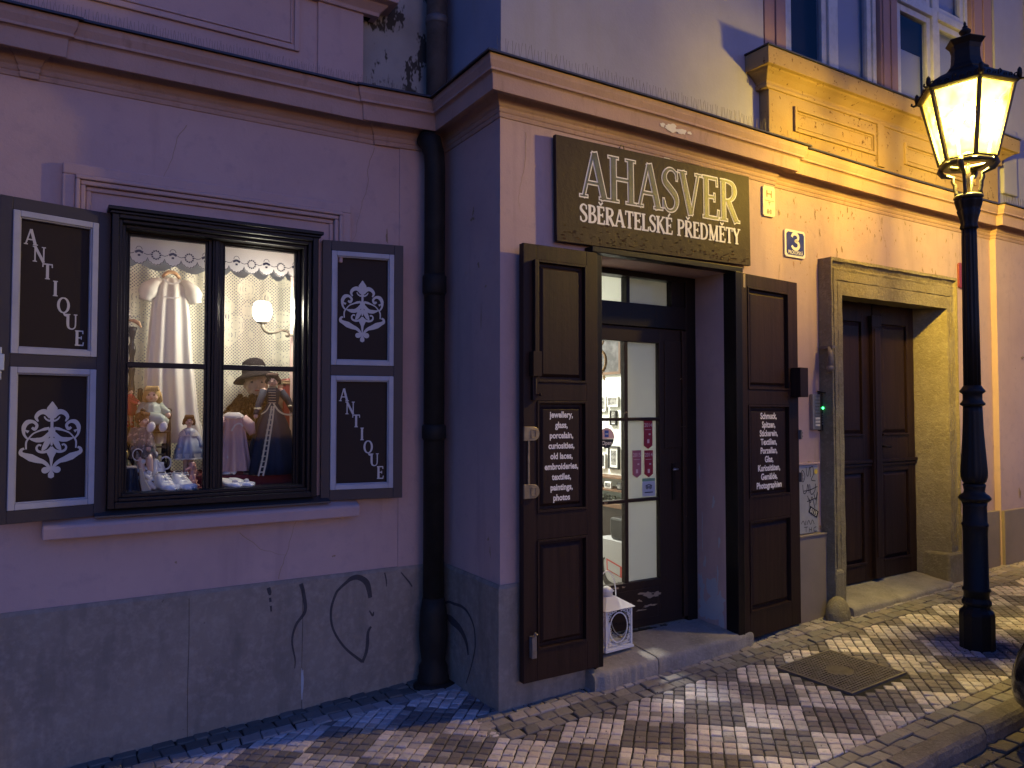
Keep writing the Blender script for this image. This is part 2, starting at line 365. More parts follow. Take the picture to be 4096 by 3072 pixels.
def part(name, mb, material, parent=None, local=False, bevel=0, label=None, kind=None, cat=None, group=None, seg=2, base=None):
    me = bpy.data.meshes.new(name); off = Vector((0, 0, 0))
    if parent is not None and not local: off = OFF[parent.name]
    if parent is None and base is not None: off = Vector(base)
    me.from_pydata([tuple(Vector(p) - off) for p in mb.v], [], mb.f)
    if any(c is not None for c in mb.c):
        at = me.color_attributes.new('tone', 'FLOAT_COLOR', 'CORNER'); i = 0
        for fi, f in enumerate(mb.f):
            c = mb.c[fi] or (.1, .1, .1)
            for _ in f: at.data[i].color = (*c, 1); i += 1
    me.polygons.foreach_set('use_smooth', mb.sm)
    me.materials.append(MATS[material])
    me.update()
    o = bpy.data.objects.new(name, me); COL.objects.link(o)
    if parent is not None: o.parent = parent; OFF[o.name] = Vector((0, 0, 0)) if local else off
    else: o.location = off; OFF[o.name] = off
    if bevel:
        b = o.modifiers.new('bevel', 'BEVEL'); b.width = bevel; b.segments = seg; b.limit_method = 'ANGLE'; b.angle_limit = R(40)
    put(o, label=label, kind=kind, category=cat, group=group); return o
def struct(name, mb, material, **k): return part(name, mb, material, kind='structure', **k)

def wall_grid(mb, x0, x1, z0, z1, yf, yb, holes):
    """slab in XZ with rectangular holes: front, back and reveal faces (no inner faces)"""
    xs = sorted({x0, x1, *[h[0] for h in holes], *[h[1] for h in holes]}); zs = sorted({z0, z1, *[h[2] for h in holes], *[h[3] for h in holes]})
    xs = [x for x in xs if x0 <= x <= x1]; zs = [z for z in zs if z0 <= z <= z1]
    inh = lambda x, z: any(h[0] < x < h[1] and h[2] < z < h[3] for h in holes)
    solid = {}
    for i in range(len(xs) - 1):
        for j in range(len(zs) - 1): solid[i, j] = not inh((xs[i] + xs[i + 1]) / 2, (zs[j] + zs[j + 1]) / 2)
    for (i, j), ok in solid.items():
        if not ok: continue
        a, b, c, d = xs[i], xs[i + 1], zs[j], zs[j + 1]
        mb.add([(a, yf, c), (b, yf, c), (b, yf, d), (a, yf, d)], [(0, 1, 2, 3)]); mb.add([(a, yb, c), (b, yb, c), (b, yb, d), (a, yb, d)], [(3, 2, 1, 0)])
        if not solid.get((i - 1, j), False): mb.add([(a, yf, c), (a, yf, d), (a, yb, d), (a, yb, c)], [(0, 1, 2, 3)])
        if not solid.get((i + 1, j), False): mb.add([(b, yf, c), (b, yf, d), (b, yb, d), (b, yb, c)], [(3, 2, 1, 0)])
        if not solid.get((i, j - 1), False): mb.add([(a, yf, c), (b, yf, c), (b, yb, c), (a, yb, c)], [(3, 2, 1, 0)])
        if not solid.get((i, j + 1), False): mb.add([(a, yf, d), (b, yf, d), (b, yb, d), (a, yb, d)], [(0, 1, 2, 3)])
def sweep(mb, prof, path, cap=True):
    """sweep a (projection, height) profile along a horizontal path [(x, y, dz)]"""
    n = len(path); rings = []
    for i, q in enumerate(path):
        x, y, dz = q
        def nrm(a, b):
            d = Vector((b[0] - a[0], b[1] - a[1])); d.normalize(); return Vector((d.y, -d.x))
        n1 = nrm(path[i - 1], q) if i else None; n2 = nrm(q, path[i + 1]) if i < n - 1 else None
        if n1 is None: m = n2
        elif n2 is None: m = n1
        else: m = (n1 + n2) / (1 + n1.dot(n2)) if (n1 - n2).length > 1e-3 else n1
        rings.append([(x + m.x * p, y + m.y * p, z + dz) for p, z in prof])
    k = len(prof); vs = [p for r in rings for p in r]; fs = []
    for i in range(n - 1):
        for j in range(k - 1): fs.append((i * k + j, (i + 1) * k + j, (i + 1) * k + j + 1, i * k + j + 1))
    if cap: fs += [tuple(range(k)), tuple(range((n - 1) * k + k - 1, (n - 1) * k - 1, -1))]
    return mb.add(vs, fs)
def frame(mb, x0, x1, z0, z1, wd, y0, y1, top=None, bot=None):
    top = wd if top is None else top; bot = wd if bot is None else bot
    mb.box(x0, x0 + wd, y0, y1, z0, z1); mb.box(x1 - wd, x1, y0, y1, z0, z1)
    mb.box(x0 + wd, x1 - wd, y0, y1, z1 - top, z1); mb.box(x0 + wd, x1 - wd, y0, y1, z0, z0 + bot)
def text_mesh(txt, size, T, mb, align='CENTER', bold=.0, sx=1.0, lift=0.0, spacing=1.0):
    cu = bpy.data.curves.new('t', 'FONT'); cu.body = txt; cu.size = size; cu.align_x = align; cu.offset = bold; cu.resolution_u = 3; cu.space_character = spacing
    o = bpy.data.objects.new('t', cu); COL.objects.link(o); bpy.context.view_layer.update()
    dg = bpy.context.evaluated_depsgraph_get(); me = bpy.data.meshes.new_from_object(o.evaluated_get(dg))
    mb.add([T(v.co.x * sx, v.co.y, lift) for v in me.vertices], [tuple(p.vertices) for p in me.polygons])
    bpy.data.objects.remove(o); bpy.data.curves.remove(cu); bpy.data.meshes.remove(me)

# serif stroke alphabet, unit height; K = thick, t = thin
K_, t_ = .155, .065
def serif(x, z, w=.24): return ([(x - w / 2, z), (x + w / 2, z)], .045, False)
def glyphs():
    g = {}
    def L(*p): return list(p)
    b, tp = .022, .978
    g['A'] = (.80, [(L((.08, 0), (.38, 1.0)), t_, 0), (L((.40, 1.0), (.68, 0)), K_, 0), (L((.19, .33), (.58, .33)), t_, 0), serif(.09, b, .22), serif(.68, b, .28)])
    g['H'] = (.86, [(L((.16, 0), (.16, 1)), K_, 0), (L((.68, 0), (.68, 1)), K_, 0), (L((.16, .52), (.68, .52)), t_, 0)] + [serif(x, z, .30) for x in (.16, .68) for z in (b, tp)])
    g['S'] = (.58, [(L((.50, .78), (.48, .90), (.36, .985), (.22, .97), (.10, .84), (.11, .68), (.27, .54), (.43, .40), (.49, .24), (.42, .08), (.28, .015), (.14, .06), (.06, .24)), [t_, .05, .055, .07, .11, K_, K_, K_, .12, .08, .055, .05, t_], 1), (L((.50, .74), (.50, .95)), .04, 0), (L((.06, .06), (.06, .28)), .04, 0)])
    g['V'] = (.78, [(L((.10, 1), (.38, 0)), K_, 0), (L((.66, 1), (.40, 0)), t_, 0), serif(.11, tp, .28), serif(.66, tp, .22)])
    g['E'] = (.62, [(L((.15, 0), (.15, 1)), K_, 0), (L((.03, tp), (.54, tp)), t_, 0), (L((.03, b), (.56, b)), t_, 0), (L((.15, .52), (.44, .52)), t_, 0), (L((.53, 1), (.54, .80)), .05, 0), (L((.55, 0), (.58, .22)), .05, 0), (L((.44, .42), (.44, .62)), .04, 0)])
    g['R'] = (.72, [(L((.15, 0), (.15, 1)), K_, 0), (L((.03, tp), (.30, tp), (.50, .92), (.56, .76), (.50, .60), (.34, .51), (.15, .50)), [t_, t_, .10, K_, .10, t_, t_], 1), (L((.32, .50), (.62, 0)), K_, 0), serif(.15, b, .28), (L((.60, b), (.74, b)), .045, 0)])
    g['B'] = (.66, [(L((.15, 0), (.15, 1)), K_, 0), (L((.03, tp), (.28, tp), (.46, .92), (.50, .77), (.45, .62), (.30, .53), (.15, .53)), [t_, t_, .09, .13, .09, t_, t_], 1), (L((.15, .53), (.34, .52), (.52, .42), (.57, .27), (.50, .10), (.32, .025), (.03, .022)), [t_, t_, .10, K_, .10, t_, t_], 1)])
    g['T'] = (.68, [(L((.34, 0), (.34, 1)), K_, 0), (L((.04, tp), (.64, tp)), t_, 0), (L((.05, 1), (.04, .78)), .05, 0), (L((.63, 1), (.64, .78)), .05, 0), serif(.34, b, .28)])
    g['L'] = (.60, [(L((.15, 0), (.15, 1)), K_, 0), (L((.03, b), (.54, b)), t_, 0), (L((.53, 0), (.56, .24)), .05, 0), serif(.15, tp, .28)])
    g['K'] = (.76, [(L((.15, 0), (.15, 1)), K_, 0), (L((.62, 1), (.17, .46)), t_, 0), (L((.30, .58), (.66, 0)), K_, 0), serif(.15, tp, .28), serif(.15, b, .28), serif(.62, tp, .24), serif(.67, b, .24)])
    g['P'] = (.64, [(L((.15, 0), (.15, 1)), K_, 0), (L((.03, tp), (.30, tp), (.50, .92), (.56, .75), (.50, .57), (.32, .48), (.15, .47)), [t_, t_, .10, K_, .10, t_, t_], 1), serif(.15, b, .30)])
    g['D'] = (.76, [(L((.15, 0), (.15, 1)), K_, 0), (L((.03, tp), (.32, tp), (.56, .86), (.66, .50), (.56, .14), (.32, .022), (.03, .022)), [t_, t_, .11, K_, .11, t_, t_], 1)])
    g['M'] = (.98, [(L((.16, 0), (.16, 1)), t_, 0), (L((.17, 1), (.48, .04)), K_, 0), (L((.80, 1), (.49, .04)), t_, 0), (L((.80, 0), (.80, 1)), K_, 0), serif(.15, b, .24), serif(.80, b, .28), (L((.03, tp), (.18, tp)), .045, 0), (L((.80, tp), (.93, tp)), .045, 0)])
    g['Y'] = (.74, [(L((.10, 1), (.36, .48)), K_, 0), (L((.62, 1), (.38, .48)), t_, 0), (L((.37, .5), (.37, 0)), K_, 0), serif(.11, tp, .28), serif(.62, tp, .22), serif(.37, b, .28)])
    g['N'] = (.86, [(L((.16, 0), (.16, 1)), t_, 0), (L((.14, 1), (.70, 0)), K_, 0), (L((.70, 0), (.70, 1)), t_, 0), serif(.15, b, .24), serif(.70, tp, .24), (L((.02, tp), (.18, tp)), .045, 0)])
    g['I'] = (.34, [(L((.17, 0), (.17, 1)), K_, 0), serif(.17, b, .28), serif(.17, tp, .28)])
    g['U'] = (.82, [(L((.16, 1), (.16, .34), (.22, .10), (.40, .012), (.58, .08), (.66, .30), (.66, 1)), [K_, K_, .11, .06, .055, t_, t_], 1), serif(.16, tp, .28), serif(.66, tp, .22)])
    ring = [(.40 + .33 * math.cos(a), .5 + .49 * math.sin(a)) for a in [math.pi / 2 + 2 * math.pi * k / 16 for k in range(17)]]
    g['Q'] = (.84, [(ring, [.055 + .09 * abs(math.cos(math.pi / 2 + 2 * math.pi * k / 16)) for k in range(17)], 1), (L((.40, .05), (.52, -.14), (.74, -.22)), [.05, .13, .04], 1)])
    g[' '] = (.36, [])
    for ch, base in (('Ě', 'E'), ('Ř', 'R')):
        g[ch] = (g[base][0], g[base][1] + [(L((.16, 1.25), (.30, 1.10)), .06, 0), (L((.30, 1.10), (.44, 1.25)), .06, 0)])
    g['É'] = (g['E'][0], g['E'][1] + [(L((.24, 1.08), (.40, 1.26)), .07, 0)])
    return g
GL = glyphs()
def width(txt, sp=.02): return sum(GL[c][0] + sp for c in txt)
def write(mb, txt, x, z, h, T, sx=1.0, grow=0.0, lift=0.0, sp=.02, slant=0):
    k = 0
    for c in txt:
        wd, st = GL[c]
        for pts, ww, cv in st:
            P = [((x + (p[0] + slant * p[1]) * h * sx), z + p[1] * h) for p in pts]
            if grow and not cv:
                d = (Vector(P[-1]) - Vector(P[0])).normalized() * grow / 2; P = [tuple(Vector(P[0]) - d), *P[1:-1], tuple(Vector(P[-1]) + d)]
            W = [q * h * (.5 + .5 * sx) + grow for q in (ww if isinstance(ww, list) else [ww] * len(P))]
            mb.ribbon(P, W, T, lift + k * 0.00004, curve=bool(cv)); k += 1
        x += (wd + sp) * h * sx
def ornament(mb, cx, cz, h, T, sx=.92):
    def Q(x, y): return ((x - 627) / 885.0 * h, (707 - y) / 885.0 * h)
    half = [
        ([(620, 440), (575, 400), (530, 385), (480, 405), (452, 450), (475, 498)], [70, 62, 58, 48, 36, 14]),
        ([(627, 470), (600, 490), (560, 470), (540, 440)], [30, 22, 18, 12]),
        ([(362, 692), (325, 640), (322, 560), (360, 505), (420, 500), (462, 540), (440, 585), (408, 565)], [18, 26, 46, 52, 34, 30, 34, 26]),
        ([(372, 615), (330, 590)], [34, 8]),
        ([(600, 575), (548, 585), (500, 600), (430, 630), (385, 675), (350, 730), (350, 810)], [30, 34, 20, 16, 16, 20, 16]),
        ([(622, 600), (590, 650), (530, 700), (460, 708), (385, 692)], [30, 50, 56, 52, 12]),
        ([(627, 790), (590, 832), (530, 848), (478, 832), (462, 795), (485, 765), (512, 772)], [22, 30, 30, 26, 22, 20, 24]),
        ([(610, 690), (580, 735), (548, 795), (520, 830)], [16, 62, 52, 10]),
        ([(330, 800), (298, 815), (296, 855), (345, 880)], [24, 30, 44, 54]),
        ([(325, 872), (400, 905), (470, 935), (540, 960), (590, 1005), (602, 1050), (575, 1080)], [46, 82, 66, 44, 34, 30, 22]),
    ]
    k = 0
    for pts, wd in half:
        for sgn in (1, -1):
            P = [Q(*p) for p in pts]; P = [(cx + sgn * p[0] * sx, cz + p[1]) for p in P]
            mb.ribbon(P, [q / 885.0 * h for q in wd], T, k * .00004); k += 1
    for sgn in (1, -1):
        c = Q(560, 1055); mb.poly([(cx + sgn * c[0] * sx + .042 * h * math.cos(a), cz + c[1] + .042 * h * math.sin(a)) for a in [i * math.pi / 8 for i in range(16)]], T, k * .00004); k += 1
    for pts, wd in (([(627, 268), (627, 300), (627, 345), (627, 385), (627, 440), (627, 480), (627, 560), (627, 600), (627, 640)], [3, 50, 112, 100, 75, 30, 30, 75, 40]),
                    ([(627, 640), (627, 700), (627, 775)], [40, 34, 18]),
                    ([(627, 806), (627, 855), (627, 920), (627, 1000), (627, 1060), (627, 1100), (627, 1135), (627, 1150)], [6, 100, 40, 18, 20, 62, 60, 6])):
        mb.ribbon([(cx + Q(*p)[0], cz + Q(*p)[1]) for p in pts], [q / 885.0 * h for q in wd], T, k * .00004); k += 1
# =================================================================== SETTING
# ground sheet under everything, street and pavement
m = MB(); n = 40
for i in range(n + 1):
    x = -30 + 80 * i / n
    for y in (-30.0, 40.0): m.v.append((x, y, G(x) - .115))
for i in range(n): m.f.append((2 * i, 2 * i + 2, 2 * i + 3, 2 * i + 1)); m.c.append(None); m.sm.append(False)
struct('ground', m, 'asphalt')
def clip(poly, inside, cut):
    out = []
    for i in range(len(poly)):
        a, b = poly[i], poly[(i + 1) % len(poly)]
        ia, ib = inside(a), inside(b)
        if ia: out.append(a)
        if ia != ib: out.append(cut(a, b))
    return out
def clip_axis(poly, ax, val, keep_gt):
    if not poly: return poly
    ins = (lambda p: p[ax] > val) if keep_gt else (lambda p: p[ax] < val)
    def cut(a, b):
        t = (val - a[ax]) / (b[ax] - a[ax]); return (a[0] + (b[0] - a[0]) * t, a[1] + (b[1] - a[1]) * t)
    return clip(poly, ins, cut)
def sett(mb, poly, tone, gap=.0028, z0=0.0, hgt=.012, rough=.0022):
    if len(poly) < 3: return
    cx = sum(p[0] for p in poly) / len(poly); cy = sum(p[1] for p in poly) / len(poly)
    area = abs(sum(poly[i][0] * poly[(i + 1) % len(poly)][1] - poly[(i + 1) % len(poly)][0] * poly[i][1] for i in range(len(poly)))) / 2
    if area < 2e-4: return
    dz = random.uniform(-rough, rough); tx = random.uniform(-.035, .035); ty = random.uniform(-.035, .035)
    lv = [[], [], []]
    for p in poly:
        d = Vector((p[0] - cx, p[1] - cy)); r = d.length
        jx, jy = random.uniform(-.0022, .0022), random.uniform(-.0022, .0022)
        for k, (ins, zz) in enumerate(((gap + .0065, 0), (gap + .001, -.0035), (gap, -hgt))):
            q = d * max(.2, (r - ins * 1.3) / r)
            x, y = cx + q.x + jx, cy + q.y + jy
            lv[k].append((x, y, G(x) + z0 + dz + zz + (q.x * tx + q.y * ty)))
    k = len(poly); vs = lv[0] + lv[1] + lv[2] + [(cx, cy, G(cx) + z0 + dz + random.uniform(-.0005, .0016))]
    fs = [(i, (i + 1) % k, 3 * k) for i in range(k)]
    for a in (0, 1): fs += [((a + 1) * k + i, (a + 1) * k + (i + 1) % k, a * k + (i + 1) % k, a * k + i) for i in range(k)]
    if area and sum(poly[i][0] * poly[(i + 1) % k][1] - poly[(i + 1) % k][0] * poly[i][1] for i in range(k)) < 0: fs = [tuple(reversed(f)) for f in fs]
    mb.add(vs, fs, col=tone)
LIGHT = (.60, .52, .515); DARK = (.215, .183, .183); MID = (.38, .33, .32)
def tone(base, v=.14):
    k = random.uniform(1 - v, 1 + v); h = random.uniform(-.04, .04)
    return (base[0] * k * (1 + h), base[1] * k, base[2] * k * (1 - h))
pv = MB()
# bedding sheet between the setts
for (x0, x1, y0, y1) in ((-4, 14, 1.965, 3.43), (-4, 2.1, 3.43, 4.1)):
    pv.add([(x0, y0, G(x0) - .009), (x1, y0, G(x1) - .009), (x1, y1, G(x1) - .009), (x0, y1, G(x0) - .009)], [(0, 1, 2, 3)], col=(.035, .03, .027))
MX0, MX1, MY0, MY1 = 3.655, 4.15, 2.47, 2.955
d = .2035
def zone(poly, cx, cy):
    if MX0 - .02 < cx < MX1 + .02 and MY0 - .02 < cy < MY1 + .02: return None
    if cx < 1.9: lo, hi = 2.108, 3.80
    elif cx < XC: lo, hi = 2.108, 3.80
    else: lo, hi = 2.108, 3.085
    if 1.9 <= cx and 3.085 < cy < 3.41: return None
    p = clip_axis(poly, 1, lo, True); p = clip_axis(p, 1, hi, False)
    if cx >= 1.9 and cy <= 3.085: p = clip_axis(p, 1, 3.085, False)
    return p
for mm in range(-24, 60):
    for nn in range(-8, 8):
        if (mm + nn) % 2 == 0: continue
        ccx = 2.10 + d * mm; ccy = 2.94 - d * nn
        if ccx < -1.2 or ccx > 11.5 or ccy > 4.2 or ccy < 1.8: continue
        if ccy < 2.05 and ccx < 1.2: continue
        base = DARK if nn % 2 else LIGHT
        for i in range(5):
            rowj = random.uniform(-.05, .05)
            for j in range(5):
                e = d / 5.0
                def P(a, b): return (ccx + (a - b) * e, ccy + (a + b - 5) * e)
                a0, b0 = i, j + (rowj if 0 < j else 0); a1, b1 = i + 1, j + 1 + (rowj if j < 4 else 0)
                poly = [P(a0, b0), P(a1, b0), P(a1, b1), P(a0, b1)]
                cx = sum(p[0] for p in poly) / 4; cy = sum(p[1] for p in poly) / 4
                p = zone(poly, cx, cy)
                if p:
                    bt = base if random.random() > .05 else MID
                    sett(pv, p, tone(bt, .22))
def band(x0, x1, y0, y1, rows, ln, bases, skew=.0):
    hh = (y1 - y0) / rows
    for r in range(rows):
        x = x0 - random.uniform(0, ln * .5)
        while x < x1:
            l = ln * random.uniform(.75, 1.25); y = y0 + r * hh
            sk = random.uniform(-.012, .012) + skew
            sett(pv, [(x, y), (x + l, y), (x + l + sk, y + hh), (x + sk, y + hh)], tone(bases[r], .2), rough=.004)
            x += l
band(1.9, 11.5, 3.085, 3.41, 4, .085, [(.24, .21, .20), (.26, .23, .215), MID, (.32, .28, .26)], .01)
band(-1.0, XC, 3.80, 4.08, 3, .085, [MID, (.17, .155, .145), (.16, .15, .14)])
band(-.5, 11.5, 1.965, 2.108, 2, .10, [(.30, .265, .24), (.28, .245, .22)])
rg = random.Random(31)
for k in range(1500):
    if k < 600: x = rg.gauss(5.05, .35); y = rg.gauss(2.30, .13)
    elif k < 1000: x = rg.uniform(1.9, 8); y = 3.40 - abs(rg.gauss(0, .05))
    else: x = rg.uniform(-.5, 8); y = rg.uniform(2.0, 3.3)
    if y < 1.98 or (3.64 < x < 4.16 and 2.46 < y < 2.97): continue
    s_ = rg.uniform(.0015, .006); pv.add([(x + s_ * math.cos(a), y + s_ * math.sin(a), G(x) - .001) for a in (0, 1.4, 2.6, 3.9, 5.2)] + [(x, y, G(x) + s_ * .7)], [(i, (i + 1) % 5, 5) for i in range(5)], col=tone((.09, .075, .065) if rg.random() < .75 else (.5, .46, .40), .4))
struct('pavement', pv, 'sett_stone')
# street setts, bigger and browner, lower than the kerb
sv = MB(); sv.add([(-4, .2, G(-4) - .098), (14, .2, G(14) - .098), (14, 1.9, G(14) - .098), (-4, 1.9, G(-4) - .098)], [(0, 1, 2, 3)], col=(.04, .034, .03))
y = 1.885; r = 0
while y > .45:
    hh = .105 * random.uniform(.9, 1.1); x = .5 + random.uniform(0, .1)
    while x < 9:
        l = .115 * random.uniform(.75, 1.3); sk = random.uniform(-.02, .02)
        sett(sv, [(x, y - hh), (x + l, y - hh), (x + l + sk, y), (x + sk, y)], tone((.17, .14, .11), .28), z0=-.083, gap=.007, hgt=.02, rough=.006)
        x += l
    y -= hh; r += 1
for k in range(420):
    x = random.uniform(2.5, 5.5); yy = random.uniform(1.70, 1.88); q = random.uniform(.003, .009)
    sv.add([(x + q * math.cos(a), yy + q * math.sin(a), G(x) - .088) for a in (0, 1.3, 2.5, 3.9, 5.1)] + [(x, yy, G(x) - .088 + q)], [(i, (i + 1) % 5, 5) for i in range(5)], col=tone((.24, .21, .18), .5))
struct('street', sv, 'sett_stone')
kb = MB(); x = -2.03; rk = random.Random(21)
while x < 12:
    l = .635 * rk.uniform(.96, 1.05); g = .014; n = 14
    ya = 1.866 + rk.uniform(-.007, .007); zz = rk.uniform(-.004, .004); rings = []
    for i in range(n + 1):
        X = x + g / 2 + (l - g) * i / n; e = .010 if i in (0, n) else 0; j = [rk.uniform(-.0035, .0035) for _ in range(8)]
        rings.append([(X, ya + e + j[0], G(X) - .13), (X, ya - .004 + e + j[1], G(X) - .035), (X, ya + .004 + e + abs(j[2]), G(X) - .010 - e * .6), (X, ya + .016 + e + abs(j[3]) * 2, G(X) + .001 - e * .4 + zz), (X, ya + .05, G(X) + .004 + j[4] * .6 + zz - e * .3), (X, 1.94, G(X) + .004 + j[5] * .5 + zz - e * .3), (X, 1.964, G(X) + .001 + zz), (X, 1.966, G(X) - .13)])
    k = 8; kb.add([v for r_ in rings for v in r_], [(i * k + j_, (i + 1) * k + j_, (i + 1) * k + j_ + 1, i * k + j_ + 1) for i in range(n) for j_ in range(k - 1)] + [tuple(range(k)), tuple(reversed(range(n * k, n * k + k)))])
    x += l
kerb = struct('kerb', kb, 'kerb_granite')

# =================================================================== BUILDING
B = thing('shop_building', 'pink plastered corner of an old town house with a jutting shop front', 'building', (2.06, 3.402, 0))
RB = .03                                                    # the wall steps back a little east of the sign
wl = MB()
wall_grid(wl, -4, 2.40, -.4, 3.30, YL, YL + .4, [(.33, 1.262, 1.10, 2.47)])
wl.box(XC, 2.40, YR + .264, YL + .002, -.4, 3.30)
wall_grid(wl, XC, 4.25, -.4, 3.30, YR, YR + .264, [(2.70, 3.74, -.4, 2.43)])
wall_grid(wl, 4.25, 7.17, -.4, 3.30, YR + RB, YR + .264, [(4.95, 6.30, -.4, 2.45)])
wall_grid(wl, 7.17, 12.5, -.4, 3.30, YR - .02, YR + .264, [])
wl.box(-4, 1.775, YL - .004, YL + .01, .60, 3.2) if False else None
part('wall', wl, 'pink_plaster', B)
# shallow pilaster strip beside the downpipe
pl = MB(); pl.box(1.775, 2.062, YL - .008, YL + .02, .5, 3.2); part('pilaster_strip', pl, 'pink_plaster', B, bevel=.003)
# cornice
prof = [(-.02, 3.10), (.006, 3.10), (.010, 3.118), (.006, 3.124), (.012, 3.128), (.016, 3.142), (.012, 3.150), (.02, 3.160), (.030, 3.185), (.048, 3.206), (.092, 3.212),
        (.094, 3.188), (.112, 3.186), (.118, 3.268), (.126, 3.274), (.140, 3.276), (.138, 3.290), (.152, 3.320), (.156, 3.352), (-.02, 3.352)]
path = [(-4, YL, -.042), (-.08, YL, -.042), (-.08, YL - .012, -.042), (-.02, YL - .012, -.042), (-.02, YL, -.042), (1.62, YL, -.034), (1.62, YL - .012, -.034), (XC, YL - .012, -.012), (XC, YR, 0), (3.1, YR, -.002), (4.25, YR, -.02),
        (4.25, YR + RB, -.02), (5.6, YR + RB, -.036), (7.17, YR + RB, -.036), (7.17, YR - .02, -.036), (12.5, YR - .02, -.036)]
cm = MB(); sweep(cm, prof, path); part('cornice', cm, 'cornice_plaster', B, bevel=.0025)
fl = MB(); sweep(fl, [(-.04, 3.405), (.172, 3.362), (.176, 3.350), (.170, 3.350), (.160, 3.356), (-.04, 3.356)], path); part('flashing', fl, 'flashing', B)
# plinths
p = MB()
sweep(p, [(-.02, -.4), (.018, -.4), (.018, .622), (.008, .640), (-.02, .640)], [(-4, YL, .012), (XC, YL, .012), (XC, YR, 0), (2.64, YR, 0)])
part('plinth', p, 'old_stone_plinth', B, bevel=.002)
p = MB()
p.box(4.44, 4.795, YR - .012, YR + .06, -.2, .672); p.box(4.44, 4.80, YR - .02, YR + .06, .672, .685)
p.box(6.37, 7.165, YR - .012, YR + .06, -.2, .668); p.box(7.175, 12.4, YR - .045, YR + .02, -.2, .668)
part('plinth', p, 'smooth_plinth', B, bevel=.003, label='smooth brown rendered plinth')
# spray-painted marks on the plinth
gf = MB(); TL = lambda u, v, l: (u, YL - .0195 - l, v); TRt = lambda u, v, l: (XC - .0195 - l, u, v)
gf.ribbon([(1.605, .50), (1.597, .545), (1.584, .585), (1.555, .612), (1.523, .624), (1.490, .618), (1.47, .605), (1.43, .575), (1.405, .544), (1.38, .46), (1.393, .358), (1.46, .248), (1.56, .155)], [.022, .028, .032, .030, .028, .024, .018, .014, .014, .013, .012, .012, .016], TL)
gf.ribbon([(1.56, .150), (1.582, .20), (1.590, .25), (1.593, .31), (1.610, .34)], [.016, .018, .02, .016, .012], TL, .0003)
gf.ribbon([(1.214, .625), (1.227, .579), (1.238, .479), (1.191, .413), (1.17, .332), (1.187, .232), (1.185, .184)], [.022, .02, .018, .014, .010, .008, .003], TL)
gf.ribbon([(1.044, .625), (1.051, .60), (1.052, .585)], [.02, .02, .01], TL); gf.ribbon([(1.053, .572), (1.056, .55)], [.012, .012], TL); gf.ribbon([(1.058, .53), (1.060, .50)], [.012, .008], TL)
gf.ribbon([(1.60, .43), (1.62, .40), (1.625, .42)], [.006, .012, .006], TL); gf.ribbon([(1.69, .63), (1.70, .585), (1.702, .55)], [.008, .008, .003], TL); gf.ribbon([(1.79, .62), (1.84, .56), (1.86, .53)], [.006, .01, .006], TL)
gf.ribbon([(4.04, .398), (3.95, .44), (3.87, .446), (3.78, .45), (3.707, .430), (3.645, .374), (3.628, .300), (3.635, .24), (3.679, .135), (3.731, .04)], [.012, .014, .016, .016, .015, .013, .012, .010, .008, .005], TRt)
gf.ribbon([(4.029, .331), (3.96, .352), (3.898, .345), (3.80, .322), (3.73, .27), (3.706, .203)], [.012, .03, .05, .04, .03, .012], TRt, .0003)
part('graffiti', gf, 'spray_paint', B)
# wear: joints, drips, droppings, bare patches
q = MB()
for x in (.66, 1.224): q.ribbon([(x, .62), (x + .002, .4), (x - .001, .2), (x + .001, -.06)], .0022, TL)
part('slab_joint', q, 'joint_dirt', B)
def blot(mb, cx, cz, rx, rz, T, seed, lift=.0, n=26, rag=.35):
    rn = random.Random(seed); ph = [rn.uniform(0, 6) for _ in range(5)]
    P = []
    for i in range(n):
        a = 2 * math.pi * i / n; k = 1 + rag * (.5 * math.sin(2 * a + ph[0]) + .35 * math.sin(3 * a + ph[1]) + .3 * math.sin(5 * a + ph[2]) + .25 * math.sin(9 * a + ph[3])) + rn.uniform(-.08, .08)
        P.append((cx + rx * k * math.cos(a), cz + rz * k * math.sin(a)))
    mb.poly(P, T, lift)
q = MB(); blot(q, 1.226, .10, .006, .09, TL, 4, .0004); part('paint_drip', q, 'bare_plaster', B)
q = MB(); TF = lambda u, v, l: (u, YR - .1185 - l, v)
for i, (x, z, a, b_) in enumerate(((3.18, 3.228, .05, .022), (3.26, 3.222, .04, .018), (3.11, 3.232, .02, .012), (3.33, 3.226, .016, .010))): blot(q, x, z, a, b_, TF, i, .0002 * i)
TW = lambda u, v, l: (u, YR - .0012 - l, v)
for i, (x, z, a, b_) in enumerate(((3.26, 3.085, .035, .020), (3.33, 3.075, .028, .018), (3.22, 3.06, .012, .018), (3.36, 3.05, .010, .02))): blot(q, x, z, a, b_, TW, 10 + i, .0002 * i)
part('bird_dropping', q, 'bird_dropping', B)
q = MB(); TRv = lambda u, v, l: (3.7385 - l, u, v)
for i, (y, z, a, b_) in enumerate(((3.50, .34, .075, .09), (3.57, .24, .06, .07), (3.45, .27, .035, .10), (3.61, .38, .025, .08), (3.47, .48, .008, .05), (3.455, .70, .007, .04), (3.60, .75, .004, .10), (3.50, .95, .012, .03), (3.62, 1.15, .006, .05), (3.58, .55, .012, .03))):
    blot(q, y, z, a, b_, TRv, 20 + i, .0001 * i, rag=.6)
    if i >= 3: part('bare_plaster', q, 'bare_plaster', B); q = MB()
q = MB(); TX = lambda u, v, l: (u, YR + .264 - .0095 - l, v)
for i, (x, z, a, b_) in enumerate(((3.05, .452, .022, .006), (3.11, .45, .010, .006), (3.30, .385, .06, .012), (3.37, .37, .05, .014), (3.24, .35, .015, .008), (3.33, .31, .04, .008), (3.17, .33, .012, .012), (3.25, .29, .03, .005))): blot(q, x, z, a, b_, lambda u, v, l: (u, 3.6571 - l, v), 40 + i, .0001 * i, rag=.7)
